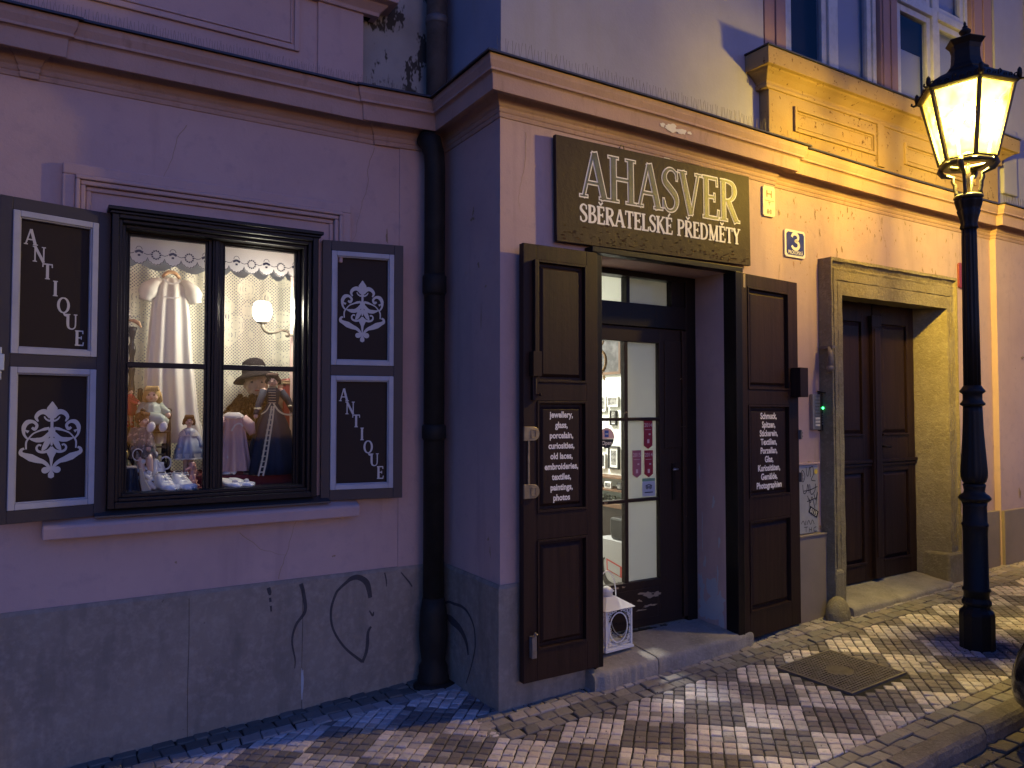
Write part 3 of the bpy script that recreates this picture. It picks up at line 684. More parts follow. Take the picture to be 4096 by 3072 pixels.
part('bare_wood', q, 'bare_wood', B)
q = MB(); TRc = lambda u, v, l: (XC - .0012 - l, u, v)
for i, (y, z, a, b_) in enumerate(((3.70, 2.62, .018, .012), (3.69, 2.66, .008, .02), (3.63, 2.35, .010, .012), (3.60, 2.05, .003, .06), (3.55, 2.22, .008, .006), (3.52, .86, .006, .010), (3.50, .80, .004, .03))): blot(q, y, z, a, b_, TRc, 60 + i, .0001 * i, rag=.7)
TLw = lambda u, v, l: (u, YL - .0012 - l, v)
for i, (x, z, a, b_) in enumerate(((1.70, 2.55, .004, .05), (1.765, 2.30, .003, .10), (1.60, 1.95, .006, .004), (-.02, 2.2, .01, .008), (.60, .80, .006, .004), (1.40, .75, .008, .005))): blot(q, x, z, a, b_, TLw, 80 + i, .0001 * i, rag=.7)
TWr = lambda u, v, l: (u, YR + RB - .0012 - l, v)
rn = random.Random(77)
for i in range(60):
    x = rn.uniform(4.28, 6.6); z = 3.06 - abs(rn.gauss(0, .22)); a = rn.uniform(.003, .009); blot(q, x, z, a, a * rn.uniform(.8, 3.2), TWr, 100 + i, .00005 * i, n=12, rag=.7)
for x, z, a, b_ in ((7.60, 2.02, .02, .015), (7.66, 1.98, .015, .02), (7.5, .80, .012, .05), (4.50, 2.0, .006, .006), (4.62, 1.18, .02, .006), (4.74, .72, .015, .02)): blot(q, x, z, a, b_, (lambda u, v, l: (u, YR - .0212 - l, v)) if x > 7.2 else TWr, int(x * 100), .004, rag=.7)
part('scuff', q, 'plate_ink', B)
q = MB(); rn = random.Random(9); k = 0
for (x, z, ang, n_, T_) in ((1.10, .66, 80, 16, TLw), (.05, 1.9, 60, 14, TLw), (1.62, 3.05, -95, 22, TLw), (.62, 2.98, -100, 12, TLw), (.9, .92, -30, 10, TLw), (2.30, .66, 95, 14, TW), (2.22, 3.05, -85, 16, TW), (4.33, 2.55, -100, 22, TWr), (6.55, 2.66, 70, 12, TWr), (5.5, 3.08, -80, 16, TWr)):
    P = [(x, z)]; a = R(ang)
    for i in range(n_): a += rn.uniform(-.45, .45); a += (R(ang) - a) * .3; P.append((P[-1][0] + .028 * math.cos(a), P[-1][1] + .028 * math.sin(a)))
    q.ribbon(P, [.0022 * (1 - i / (len(P) + 1)) + .0006 for i in range(len(P))], T_, .0003 + k * .00005, curve=False); k += 1
    part('crack', q, 'plate_ink', B); q = MB()
# upper storey
uw = MB()
wall_grid(uw, -4, XC + .01, 3.30, 6.2, YL + .012, YL + .4, []); part('stained_wall', uw, 'stained_plaster', B)
uw = MB()
uw.box(XC + .012, 2.5, YR + .262, YL + .3, 3.31, 6.2)
wall_grid(uw, XC + .012, 12.5, 3.31, 6.2, YR + .012, YR + .262, [(4.17, 7.30, 3.99, 5.9)]); part('grey_wall', uw, 'grey_plaster', B)
# apron and sill under the upper window on the jutting front
ap = MB(); y0 = YR + .02
ap.box(4.12, 7.14, 3.335, y0, 3.37, 3.79)
part('window_apron', ap, 'ochre_plaster', B, bevel=.004)
for a, b in ((4.37, 5.31), (5.69, 6.75)):
    q = MB(); frame(q, a, b, 3.455, 3.63, .026, 3.318, 3.336); frame(q, a + .034, b - .034, 3.489, 3.596, .010, 3.327, 3.3355)
    part('apron_moulding', q, 'ochre_plaster', B, bevel=.004)
q = MB(); q.box(5.33, 5.415, 3.318, 3.336, 3.38, 3.70); part('apron_strip', q, 'ochre_plaster', B, bevel=.004)
sl = MB(); sweep(sl, [(-.02, 3.70), (.012, 3.70), (.016, 3.722), (.008, 3.730), (.014, 3.745), (.05, 3.775), (.075, 3.79), (.085, 3.80), (.112, 3.802), (.115, 3.90), (.112, 3.915), (-.02, 3.93)],
                 [(4.095, y0, 0), (4.095, 3.335, 0), (7.18, 3.335, 0), (7.18, y0, 0)])
part('window_sill', sl, 'ochre_plaster', B, bevel=.003)
q = MB(); sweep(q, [(-.02, 3.945), (.122, 3.926), (.122, 3.917), (-.02, 3.932)], [(4.095, y0, 0), (4.095, 3.335, 0), (7.18, 3.335, 0), (7.18, y0, 0)]); part('sill_flashing', q, 'flashing', B)
# upper double window: rose jambs, white casements
yw = YR + .03
for a, b in ((4.172, 4.43), (5.57, 5.80), (6.95, 7.29)):
    jb = MB(); jb.box(a, b, yw, yw + .2, 3.94, 5.95); jb.box(a + .02, (a + b) / 2 - .012, yw - .012, yw, 3.95, 5.95); jb.box((a + b) / 2 + .012, b - .02, yw - .012, yw, 3.95, 5.95)
    part('window_jamb', jb, 'rose_render', B, bevel=.003)
def casement(x0, x1, z0, z1, y, split, tr):
    W = MB(); frame(W, x0, x1, z0, z1, .045, y, y + .07)
    for a, b in ((x0 + .045, split - .04), (split + .04, x1 - .045)):
        for c, dd in ((z0 + .045, tr - .035), (tr + .035, z1 - .045)):
            frame(W, a + .004, b - .004, c + .004, dd - .004, .055, y + .012, y + .058)
    W.box(split - .04, split + .04, y - .008, y + .07, z0 + .045, z1 - .045)
    W.box(x0 + .045, split - .041, y - .012, y + .07, tr - .035, tr + .035); W.box(split + .041, x1 - .045, y - .012, y + .07, tr - .035, tr + .035)
    o = part('window', W, 'white_window_paint', B, bevel=.005)
    g = MB()
    for a, b in ((x0 + .05, split - .042), (split + .042, x1 - .05)):
        g.box(a, b, y + .034, y + .038, z0 + .05, z1 - .05)
    part('pane', g, 'dark_glass', o)
    return o
casement(4.44, 5.56, 3.955, 5.9, yw + .03, 4.99, 4.98)
casement(5.81, 6.94, 3.955, 5.9, yw + .03, 6.40, 4.90)
q = MB(); q.box(4.40, 7.0, 3.62, 3.70, 3.9, 6.0); q.box(4.44, 4.5, 3.5, 3.62, 3.9, 5.95); part('dark_room', q, 'night_room', B)
q = MB(); q.box(5.03, 5.54, 3.545, 3.550, 3.99, 5.8); q.box(6.46, 6.86, 3.545, 3.550, 3.99, 5.8); q.box(5.88, 6.33, 3.553, 3.556, 3.99, 4.55); part('net_curtain', q, 'net_curtain', B)
# left wing: apron, panel moulding and ledge above the cornice
ya = YL - .04
q = MB(); q.box(-4, 1.53, ya, YL + .05, 3.36, 4.1); part('window_apron', q, 'pink_plaster', B, bevel=.004, label='pink apron above the cornice')
q = MB(); frame(q, .05, 1.17, 3.475, 3.86, .028, ya - .016, ya + .002); frame(q, .088, 1.132, 3.513, 3.822, .010, ya - .009, ya + .001); q.box(1.27, 1.53, ya - .014, ya + .001, 3.37, 3.86); part('apron_moulding', q, 'pink_plaster', B, bevel=.004)
q = MB(); sweep(q, [(-.02, 3.78), (.016, 3.78), (.02, 3.80), (.05, 3.83), (.056, 3.84), (.10, 3.845), (.104, 3.93), (-.02, 3.95)], [(-4, ya - .014, 0), (1.60, ya - .014, 0), (1.60, YL + .04, 0)]); part('window_sill', q, 'pink_plaster', B, bevel=.003, label='pink ledge above the panelled apron')
# sculpted console at the far right of the upper storey
q = MB(); q.box(7.85, 8.05, YR - .07, YR + .02, 4.35, 5.9); q.ball((7.95, YR - .05, 4.35), (.10, .07, .13)); q.ball((7.95, YR - .03, 4.15), (.06, .04, .14)); q.box(7.35, 7.6, YR - .02, YR + .02, 3.5, 4.1); part('console', q, 'grey_plaster', B, bevel=.01)

# ---- plaster hood and sill round the display window
q = MB()
def hood(a0, a1, z1, wd, y0, y1, zb):
    q.box(a0, a0 + wd, y0, y1, zb, z1 - wd); q.box(a1 - wd, a1, y0, y1, zb, z1 - wd); q.box(a0, a1, y0, y1, z1 - wd, z1)
hood(.087, 1.475, 2.695, .052, YL - .030, YL + .01, 2.36)
hood(.139, 1.423, 2.643, .020, YL - .046, YL + .01, 2.36)
hood(.160, 1.402, 2.622, .022, YL - .034, YL + .01, 2.36)
hood(.183, 1.379, 2.599, .022, YL - .014, YL + .01, 2.36)
part('window_hood', q, 'pink_plaster', B, bevel=.006)
q = MB(); q.prism([(YL + .02, .968), (YL - .088, .968), (YL - .092, 1.018), (YL - .086, 1.030), (YL + .02, 1.072)], .036, 1.515, 'x'); part('window_sill', q, 'pink_plaster', B, bevel=.006, label='plain plaster sill under the display window')
q = MB(); q.prism([(YL + .03, 1.096), (YL - .085, 1.060), (YL - .085, 1.052), (YL + .03, 1.074)], .24, 1.35, 'x'); part('sill_flashing', q, 'flashing', B)

# ---- display window
DW = thing; W = MB()
x0, x1, z0, z1 = .291, 1.279, 1.087, 2.486
frame(W, x0, x1, z0, z1, .030, YL - .072, YL + .03); frame(W, x0 + .0305, x1 - .0305, z0 + .0305, z1 - .0305, .016, YL - .050, YL + .06)
frame(W, x0 + .047, x1 - .047, z0 + .047, z1 - .047, .016, YL - .018, YL + .085)
yS = YL + .045
for a, b in ((.352, .758), (.796, 1.217)):
    frame(W, a, b, 1.118, 2.432, .018, yS, yS + .045); frame(W, a + .0185, b - .0185, 1.1365, 2.4135, .010, yS + .008, yS + .040)
    W.box(a + .02, b - .02, yS + .004, yS + .042, 1.757, 1.783)
W.box(.7585, .7955, yS - .016, yS + .04, 1.14, 2.43); W.box(.768, .786, yS - .026, yS - .016, 1.15, 2.42)
W.prism([(yS, 1.150), (yS - .036, 1.130), (yS - .036, 1.122), (yS, 1.124)], .352, .756, 'x'); W.prism([(yS, 1.150), (yS - .036, 1.130), (yS - .036, 1.122), (yS, 1.124)], .798, 1.217, 'x')
fr = part('display_window', W, 'black_frame_paint', B, bevel=.003)
q = MB(); q.box(.272, 1.298, YL - .098, YL + .02, z1 + .002, z1 + .020); q.box(.283, 1.287, YL - .084, YL + .02, z1 - .012, z1 + .001); part('window_cap', q, 'black_frame_paint', fr, bevel=.003)
for a, b in ((.38, .730), (.824, 1.189)):
    for c, dd in ((1.144, 1.757), (1.783, 2.404)):
        q = MB(); q.box(a - .003, b + .003, yS + .020, yS + .024, c, dd); part('pane', q, 'window_glass', fr)

# display room behind the glass
q = MB(); a, b, c, dd, e, f = .22, 1.42, 4.155, 4.80, 1.10, 2.72
def inside_box(q, a, b, c, dd, e, f, front=None):
    t = .03
    q.box(a - t, a, c, dd + t, e - t, f + t); q.box(b, b + t, c, dd + t, e - t, f + t); q.box(a, b, dd, dd + t, e, f); q.box(a, b, c, dd, e - t, e); q.box(a, b, c, dd, f, f + t)
inside_box(q, a, b, c, dd, e, f); q.box(a, .352, c - .012, c, e, f); q.box(1.217, b, c - .012, c, e, f); q.box(.352, 1.217, c - .012, c, 2.445, f); part('display_niche', q, 'niche_wall', B)

# ---- shutters of the display window
def antique(mb, T, x0, z1, x1, z0):
    n = 7; h = (z1 - z0) * .120
    for i, ch in enumerate('ANTIQUE'):
        cx = x0 + (x1 - x0) * (.14 + .73 * i / 6.0); zc = z1 - (z1 - z0) * (.135 + .765 * i / 6.0) 
        write(mb, ch, cx - GL[ch][0] * h * .82 / 2, zc - h / 2, h, T, sx=.92, grow=.0016)
def window_shutter(loc, rz, text_top, label):
    s = part_empty('window_shutter', loc, rz, label)
    wd, h = .447, 1.42; zs = ((.735, 1.365), (.056, .680)); xa, xb = .048, wd - .052
    F = MB(); F.box(0, xa, 0, .032, 0, h); F.box(xb, wd, 0, .032, 0, h); F.box(xa, xb, 0, .032, 0, zs[1][0]); F.box(xa, xb, 0, .032, zs[1][1], zs[0][0]); F.box(xa, xb, 0, .032, zs[0][1], h)
    part('leaf', F, 'shutter_frame_paint', s, local=True, bevel=.002)
    Mo = MB(); Pn = MB()
    for c, dd in zs:
        frame(Mo, xa + .001, xb - .001, c + .001, dd - .001, .027, -.006, .020); frame(Mo, xa + .028, xb - .028, c + .028, dd - .028, .006, .002, .021)
        Pn.box(xa, xb, .022, .030, c, dd)
    part('moulding', Mo, 'white_moulding', s, local=True, bevel=.003)
    part('panel', Pn, 'shutter_panel_paint', s, local=True)
    T = lambda u, v, l: (u, .0212 - l, v)
    it = zs[0] if text_top else zs[1]; io = zs[1] if text_top else zs[0]
    L_ = MB(); antique(L_, T, xa + .034, it[1] - .03, xb - .034, it[0] + .03); part('lettering', L_, 'silver_lettering', s, local=True)
    O_ = MB(); ornament(O_, (xa + xb) / 2, (io[0] + io[1]) / 2 - .01, .345, T); part('ornament', O_, 'silver_lettering', s, local=True)
    return s
def part_empty(name, loc, rz, label, cat='shutter', group=None):
    o = thing(name, label, cat, loc, (0, 0, rz), group); return o
sA = window_shutter((-.143, 3.915, 1.058), math.atan2(.117, .43), True, 'open wooden window shutter with the word antique above a silver ornament')
sB = window_shutter((1.312, 4.034, 1.058), math.atan2(-.087, .44), False, 'open wooden window shutter with a silver ornament above the word antique')
# latch on the outer edge of the left shutter
q = MB(); q.box(-.012, .016, -.012, -.001, .62, .76); q.box(.0, .022, -.028, -.012, .66, .73); part('latch', q, 'steel', sA, local=True, bevel=.002)

# ---- shop door: surround posts, leaves
q = MB()
q.box(3.741, 3.80, 3.300, YR + .262, .10, 2.428); q.box(2.640, 2.699, 3.345, YR + .262, .10, 2.428); q.box(2.62, 3.845, 3.330, YR + .02, 2.432, 2.466)
q.box(3.80, 3.86, 3.395, 3.42, .10, 2.43)
part('door_casing', q, 'dark_frame_paint', B, bevel=.004)
q = MB(); q.box(3.80, 3.845, 3.31, 3.40, 2.33, 2.42); part('hinge_plate', q, 'brass', B, bevel=.004)
def door_leaf(loc, rz, wd, h, label, lines, tsize, col):
    s = part_empty('door_shutter', loc, rz, label)
    xa, xb = wd * .17, wd * .84; ps = ((.68 * h, .965 * h), (.38 * h, .637 * h), (.068 * h, .318 * h))
    F = MB(); F.box(0, xa, 0, .042, 0, h); F.box(xb, wd, 0, .042, 0, h); zz = 0
    for c, dd in reversed(ps): F.box(xa, xb, 0, .042, zz, c); zz = dd
    F.box(xa, xb, 0, .042, zz, h); part('leaf', F, 'brown_paint', s, local=True, bevel=.003)
    for c, dd in ps:
        Pn = MB(); frame(Pn, xa + .0005, xb - .0005, c + .0005, dd - .0005, .012, -.006, .03)
        Pn.box(xa + .0126, xb - .0126, .022, .030, c + .0126, dd - .0126)
        k = .030; j = .016
        # raised field with bevelled border
        Pn.add([(xa + k, .0215, c + k), (xb - k, .0215, c + k), (xb - k, .0215, dd - k), (xa + k, .0215, dd - k),
                (xa + k + j, .008, c + k + j), (xb - k - j, .008, c + k + j), (xb - k - j, .008, dd - k - j), (xa + k + j, .008, dd - k - j)],
               [(0, 1, 5, 4), (1, 2, 6, 5), (2, 3, 7, 6), (3, 0, 4, 7), (4, 5, 6, 7)])
        part('panel', Pn, 'brown_paint', s, local=True, bevel=.0015)
    T = lambda u, v, l: (u, .0072 - l, v)
    c, dd = ps[1]; L_ = MB(); n = len(lines); top = dd - .076; stp = (dd - c - .145) / (n - 1)
    for i, t in enumerate(lines):
        text_mesh(t, tsize, lambda u, v, l, zz=top - stp * i: T(u + (xa + xb) / 2, v + zz - tsize * .26, l), L_, bold=.0013 * tsize / .04, sx=.86)
    part('lettering', L_, 'list_lettering', s, local=True)
    return s
dA = door_leaf((2.152, 3.318, .140), 0, .492, 2.286, 'left folded-back brown door shutter lettered with a list starting jewellery, glass', ['jewellery,', 'glass,', 'porcelain,', 'curiosities,', 'old laces,', 'embroideries,', 'textiles,', 'paintings,', 'photos'], .046, None)
q = MB(); q.box(.055, .078, -.028, -.001, 1.62, 2.20); part('bolt', q, 'brown_paint', dA, local=True, bevel=.002)
q = MB(); q.box(.036, .088, -.042, -.001, 1.585, 1.715); q.box(.046, .078, -.02, -.001, 1.46, 1.58); q.ball((.085, -.03, 1.49), .009); q.tube([(.062, -.02, 1.58), (.062, -.02, 1.49), (.085, -.03, 1.49)], .006); part('bolt_box', q, 'brown_paint', dA, local=True, bevel=.002)
q = MB(); q.box(.034, .062, -.03, -.001, .13, .24); q.tube([(.045, -.03, .24), (.05, -.035, .26), (.06, -.035, .25)], .007); part('foot_bolt', q, 'rust_iron', dA, local=True, bevel=.003)
q = MB()
for zc in (1.285, .985):
    n = 12; q.prism([(-.004, zc - .037), (.055, zc - .037)] + [(.055 + .037 * math.cos(a), zc + .037 * math.sin(a)) for a in [-math.pi / 2 + math.pi * k / n for k in range(1, n)]] + [(.055, zc + .037), (-.004, zc + .037)], -.014, -.001)
    frame(q, .036, .070, zc - .022, zc + .022, .004, -.018, -.0135)
q.box(.022, .034, -.010, -.001, 1.02, 1.25); part('security_bar', q, 'brass', dA, local=True, bevel=.003)
dB = door_leaf((3.745, 3.302, .100), math.atan2(.070, .692), .694, 2.325, 'right folded-back brown door shutter lettered with a list starting Schmuck, Spitzen', ['Schmuck,', 'Spitzen,', 'Stickerein,', 'Textilien,', 'Porzellan,', 'Glas,', 'Kuriositäten,', 'Gemälde,', 'Photographien'], .056, None)
q = MB(); q.box(.60, .695, -.075, -.001, 1.535, 1.735); part('bolt_box', q, 'brown_paint', dB, local=True, bevel=.004)
q = MB()
for zc in (1.28, .99): q.box(.690, .712, -.02, .03, zc - .018, zc - .006); q.box(.690, .712, -.02, .03, zc + .006, zc + .018); q.box(.685, .700, -.022, .032, zc - .032, zc + .032)
part('catch', q, 'rust_iron', dB, local=True, bevel=.002)

# the glazed door and its transom
D = part_child = None
W = MB(); yd = 3.655
frame(W, 2.705, 3.736, .165, 2.428, .088, yd - .012, yd + .08, top=.035, bot=.004)
W.box(2.79, 3.65, yd - .012, yd + .08, 2.079, 2.225)
W.box(3.150, 3.176, yd + .004, yd + .06, 2.225, 2.393)
o = part('door_frame', W, 'dark_frame_paint', B, bevel=.004)
for a, b, mt in ((2.79, 3.150, 'window_glass'), (3.176, 3.64, 'window_glass')):
    q = MB(); q.box(a, b, yd + .030, yd + .034, 2.222, 2.396); part('pane', q, mt, o)
q = MB(); q.box(3.18, 3.535, yd + .045, yd + .047, 2.228, 2.390); part('paper_panel', q, 'frosted_panel', o)
q = MB(); q.box(3.53, 3.648, yd + .0, yd + .06, 2.226, 2.392); part('frame_filler', q, 'dark_frame_paint', o)
W = MB(); ydd = 3.666
W.box(2.795, 2.895, ydd, ydd + .05, .180, 2.078); W.box(3.428, 3.645, ydd, ydd + .05, .180, 2.078)
W.box(2.895, 3.428, ydd, ydd + .05, 1.982, 2.078); W.box(2.895, 3.428, ydd, ydd + .05, .180, .468)
W.box(3.141, 3.168, ydd + .006, ydd + .045, .468, 1.982)
for zc in (1.490, .977): W.box(2.895, 3.141, ydd + .004, ydd + .046, zc - .010, zc + .010); W.box(3.168, 3.428, ydd + .004, ydd + .046, zc - .010, zc + .010)
W.box(2.93, 3.40, ydd - .008, ydd - .0005, .235, .42); W.box(3.47, 3.62, ydd - .007, ydd - .0005, 1.30, 2.0); W.box(3.616, 3.650, ydd - .02, ydd - .0005, .2, 2.07)
dr = part('shop_door', W, 'peeling_paint', B, bevel=.003)
for a, b in ((2.893, 3.143), (3.166, 3.430)):
    for c, dd in ((.466, .969), (.985, 1.482), (1.498, 1.984)):
        q = MB(); q.box(a, b, ydd + .024, ydd + .028, c, dd); part('pane', q, 'window_glass', dr)
q = MB(); q.box(3.170, 3.426, ydd + .034, ydd + .036, .468, 1.982); part('paper_panel', q, 'frosted_panel', dr)
q = MB(); q.box(3.530, 3.556, ydd - .010, ydd - .0005, .96, 1.20); part('lock_plate', q, 'dark_frame_paint', dr, bevel=.001)
q = MB(); q.tube([(3.543, ydd - .01, 1.165), (3.543, ydd - .045, 1.165), (3.50, ydd - .05, 1.163)], .006); part('handle', q, 'steel', dr)

# shop room behind the door
q = MB(); a, b, c, dd, e, f = 2.45, 3.955, YR + .266, 6.4, .14, 2.72
inside_box(q, a, b, c, dd, e, f); part('shop_room', q, 'shop_wall', B)
q = MB(); q.box(a + .002, b - .002, 3.76, dd - .002, e + .002, .175); part('room_floor', q, 'tile_floor', B)

# doorstep of the shop
def stone_slab(poly_front, yb, zb, name, matn, seed, parent, nx=40, ny=10, amp=.006, label=None):
    """poly_front: list of (x, yfront, ztop_front, ztop_back)"""
    rnd = random.Random(seed); mb = MB(); pts = poly_front
    xs = [pts[0][0] + (pts[-1][0] - pts[0][0]) * i / nx for i in range(nx + 1)]
    def it(x):
        for i in range(len(pts) - 1):
            if pts[i][0] <= x <= pts[i + 1][0] + 1e-9:
                t = (x - pts[i][0]) / (pts[i + 1][0] - pts[i][0]); return [pts[i][k] + (pts[i + 1][k] - pts[i][k]) * t for k in (1, 2, 3)]
        return pts[-1][1:]
    rings = []
    for x in xs:
        yf, zf, zk = it(x); r = []
        base = G(x) - .12; rnn = rnd.uniform(-amp, amp)
        r.append((x, yf + rnn * .6, base)); r.append((x, yf + rnn, zf - .028 + rnn * .5)); r.append((x, yf + .006 + rnn, zf - .010)); r.append((x, yf + .024 + rnn, zf))
        for k in range(1, ny + 1):
            t = k / ny; r.append((x, yf + .024 + (yb - yf - .024) * t, zf + (zk - zf) * t + rnd.uniform(-amp, amp) * .35))
        rings.append(r)
    k = len(rings[0]); vs = [p for r in rings for p in r]; fs = []
    for i in range(len(rings) - 1):
        for j in range(k - 1): fs.append((i * k + j, (i + 1) * k + j, (i + 1) * k + j + 1, i * k + j + 1))
    fs.append(tuple(reversed(range(k))) + ()); fs.append(tuple(range((len(rings) - 1) * k, len(rings) * k)))
    mb.add(vs, fs, smooth=False); o = part(name, mb, matn, parent, label=label); o.data.polygons.foreach_set('use_smooth', [True] * (len(mb.f) - 2) + [False, False]); return o
stone_slab([(2.60, 3.30, .105, .165), (2.66, 3.275, .120, .17), (3.045, 3.275, .130, .172)], 3.72, 0, 'doorstep', 'granite', 3, B, label='left stone of the worn shop doorstep')
stone_slab([(3.055, 3.281, .130, .172), (3.75, 3.285, .150, .176), (3.88, 3.30, .148, .17), (3.935, 3.36, .125, .15)], 3.72, 0, 'doorstep', 'granite', 5, B, label='right stone of the worn shop doorstep')

# ---- stone portal of the house door
ys, yf, yb = YR + .05, 3.335, 3.62
q = MB()
pf = [(0, ys), (0, yf - .012), (.012, yf - .014), (.016, yf + .002), (.030, yf + .014), (.036, yf + .014), (.040, yf - .004), (.048, yf), (.082, yf), (.085, yf + .007), (.089, yf), (.138, yf), (.235, 3.565), (.235, yb)]
rings = []
def zt_(s): return 2.632 - (s if s < .0 else s * 1.88) if s < .2 else 2.388
for a_ in (4.747, 6.409):
    sg = 1 if a_ < 5 else -1
    lo = [(a_ + sg * s, y, -.2) for s, y in pf]; hi = [(a_ + sg * s, y, zt_(s)) for s, y in pf]
    rings += [lo, hi] if sg == 1 else [hi, lo]
kk = len(pf); vs = [v for r_ in rings for v in r_]
# subdivide each run so the edges can wander a little
def lerp3(u, v, t): return tuple(u[i] + (v[i] - u[i]) * t for i in range(3))
rr = []; rnd = random.Random(2)
for i in range(3):
    m_ = (28, 20, 28)[i]
    for j in range(m_ + (1 if i == 2 else 0)):
        r0 = [lerp3(rings[i][c], rings[i + 1][c], j / m_) for c in range(kk)]
        w_ = 0 if j == 0 else 1
        rr.append([(v[0] + rnd.uniform(-.0025, .0025) * w_, v[1] + rnd.uniform(-.003, .003) * (w_ if 0 < c < kk - 1 else 0), v[2] + rnd.uniform(-.0025, .0025) * w_) for c, v in enumerate(r0)])
vs = [v for r_ in rr for v in r_]
q.add(vs, [(i * kk + j, i * kk + j + 1, (i + 1) * kk + j + 1, (i + 1) * kk + j) for i in range(len(rr) - 1) for j in range(kk - 1)])
q.box(4.80, 6.36, yb - .001, yb + .02, 2.30, 2.60)
for a in (6.285, 6.315, 6.345): q.box(a, a + .008, yf - .005, yf + .001, .45, 2.34)
portal = part('stone_portal', q, 'sandstone', B)
q = MB(); q.box(6.19, 6.405, yf - .022, 3.55, 0, .40); part('portal_base', q, 'sandstone', B, bevel=.022, seg=3)
q = MB(); q.box(4.745, 4.845, yf - .02, 3.42, 0, .43); q.ball((4.74, yf - .03, .13), (.095, .075, .125), 20, 14)
part('portal_base', q, 'sandstone', B, bevel=.022, seg=3)
stone_slab([(4.86, 3.262, .165, .21), (5.5, 3.258, .175, .225), (6.10, 3.262, .19, .235), (6.24, 3.30, .175, .22)], 3.64, 0, 'doorstep', 'granite', 9, B, label='worn stone step under the house door')
W = MB(); y2 = 3.566
for a, b in ((5.02, 5.598), (5.612, 6.20)):
    xa, xb = (a + .19, b - .135) if a < 5.3 else (a + .11, b - .125)
    if a < 5.3: xa = a + .12
    for (c, dd) in ((.225, .365), (1.06, 1.36), (2.235, 2.50)): W.box(xa, xb, y2, y2 + .05, c, dd)
    W.box(a, xa, y2, y2 + .05, .225, 2.50); W.box(xb, b, y2, y2 + .05, .225, 2.50)
    for c, dd in ((.365, 1.06), (1.36, 2.235)):
        W.box(xa, xb, y2 + .02, y2 + .045, c, dd); k = .03
        W.add([(xa + .008, y2 + .0195, c + .008), (xb - .008, y2 + .0195, c + .008), (xb - .008, y2 + .0195, dd - .008), (xa + .008, y2 + .0195, dd - .008),
               (xa + .035, y2 + .006, c + .035), (xb - .035, y2 + .006, c + .035), (xb - .035, y2 + .006, dd - .035), (xa + .035, y2 + .006, dd - .035)], [(0, 1, 5, 4), (1, 2, 6, 5), (2, 3, 7, 6), (3, 0, 4, 7), (4, 5, 6, 7)])
    W.box(a + .03, b - .02, y2 - .020, y2 + .0, 1.135, 1.160); W.box(a + .03, b - .02, y2 - .012, y2 + .0, 1.108, 1.130)
    W.box(xa - .005, xb + .005, y2 - .012, y2, 1.345, 1.362); W.box(xa - .02, xb + .02, y2 - .010, y2, .352, .372)
W.box(5.555, 5.66, y2 - .034, y2 + .0, .235, 2.23); W.box(5.545, 5.672, y2 - .038, y2 + .0, 2.20, 2.29); W.box(5.572, 5.643, y2 - .042, y2 - .034, .40, 2.19)
hd = part('house_door', W, 'brown_paint', B, bevel=.004)
q = MB(); q.tube([(5.70, y2, 1.26), (5.70, y2 - .04, 1.26), (5.76, y2 - .045, 1.255)], .008); q.box(5.685, 5.715, y2 - .006, y2, 1.18, 1.30); part('handle', q, 'dark_frame_paint', hd)
q = MB(); q.box(4.9, 6.35, 3.625, 3.66, -.1, 2.6); part('door_backing', q, 'night_room', B)
# old iron door catch at the left of the portal
q = MB(); q.box(4.715, 4.745, 3.30, 3.40, 1.98, 2.0); q.tube([(4.72, 3.33, 1.99), (4.71, 3.31, 1.93), (4.715, 3.32, 1.87), (4.72, 3.33, 1.83)], [.012, .018, .026, .012]); q.ball((4.715, 3.32, 1.84), .028)
part('iron_catch', q, 'rust_iron', B)

# =================================================================== STREET THINGS
# downpipe
DP = thing('downpipe', 'black cast-iron downpipe in the inner corner between display window and jutting front', 'downpipe', (1.955, 3.965, 0))
cx, cy = 1.955, 3.965; z0 = G(cx)
q = MB(); q.tube([(cx, cy, z0 + .3), (cx, cy, 2.95), (cx - .004, cy, 3.04), (cx - .02, cy + .012, 3.11), (cx - .05, cy + .05, 3.15)], [.060, .060, .060, .066, .055], 24); part('pipe', q, 'drain_metal', DP)
for zc, hh in ((2.30, .07), (1.44, .05)): q = MB(); q.lathe([(.060, zc - hh - .02), (.070, zc - hh), (.070, zc + hh * .3), (.066, zc + hh * .4), (.061, zc + hh * .5)], (cx, cy, 0), 24); part('collar', q, 'drain_metal', DP)
q = MB(); q.lathe([(.090, z0 - .02), (.090, z0 + .03), (.082, z0 + .05), (.082, z0 + .09), (.066, z0 + .12), (.072, z0 + .16), (.082, z0 + .26), (.076, z0 + .40), (.062, z0 + .48)], (cx, cy, 0), 24); q.lathe([(.12, z0 - .01), (.12, z0 + .008)], (cx, cy - .03, 0), 24, sx=1.1, sy=.8); part('boot', q, 'drain_metal', DP)
UP = thing('downpipe', 'weathered zinc downpipe above the cornice in the inner corner', 'downpipe', (1.975, 3.99, 3.36))
q = MB(); q.tube([(1.975, 3.985, 3.37), (1.975, 3.985, 6.0)], .062, 20); part('pipe', q, 'zinc_pipe', UP)
q = MB(); q.lathe([(.062, 3.82), (.068, 3.83), (.068, 3.86), (.062, 3.87)], (1.975, 3.985, 0), 20); part('collar', q, 'zinc_pipe', UP)

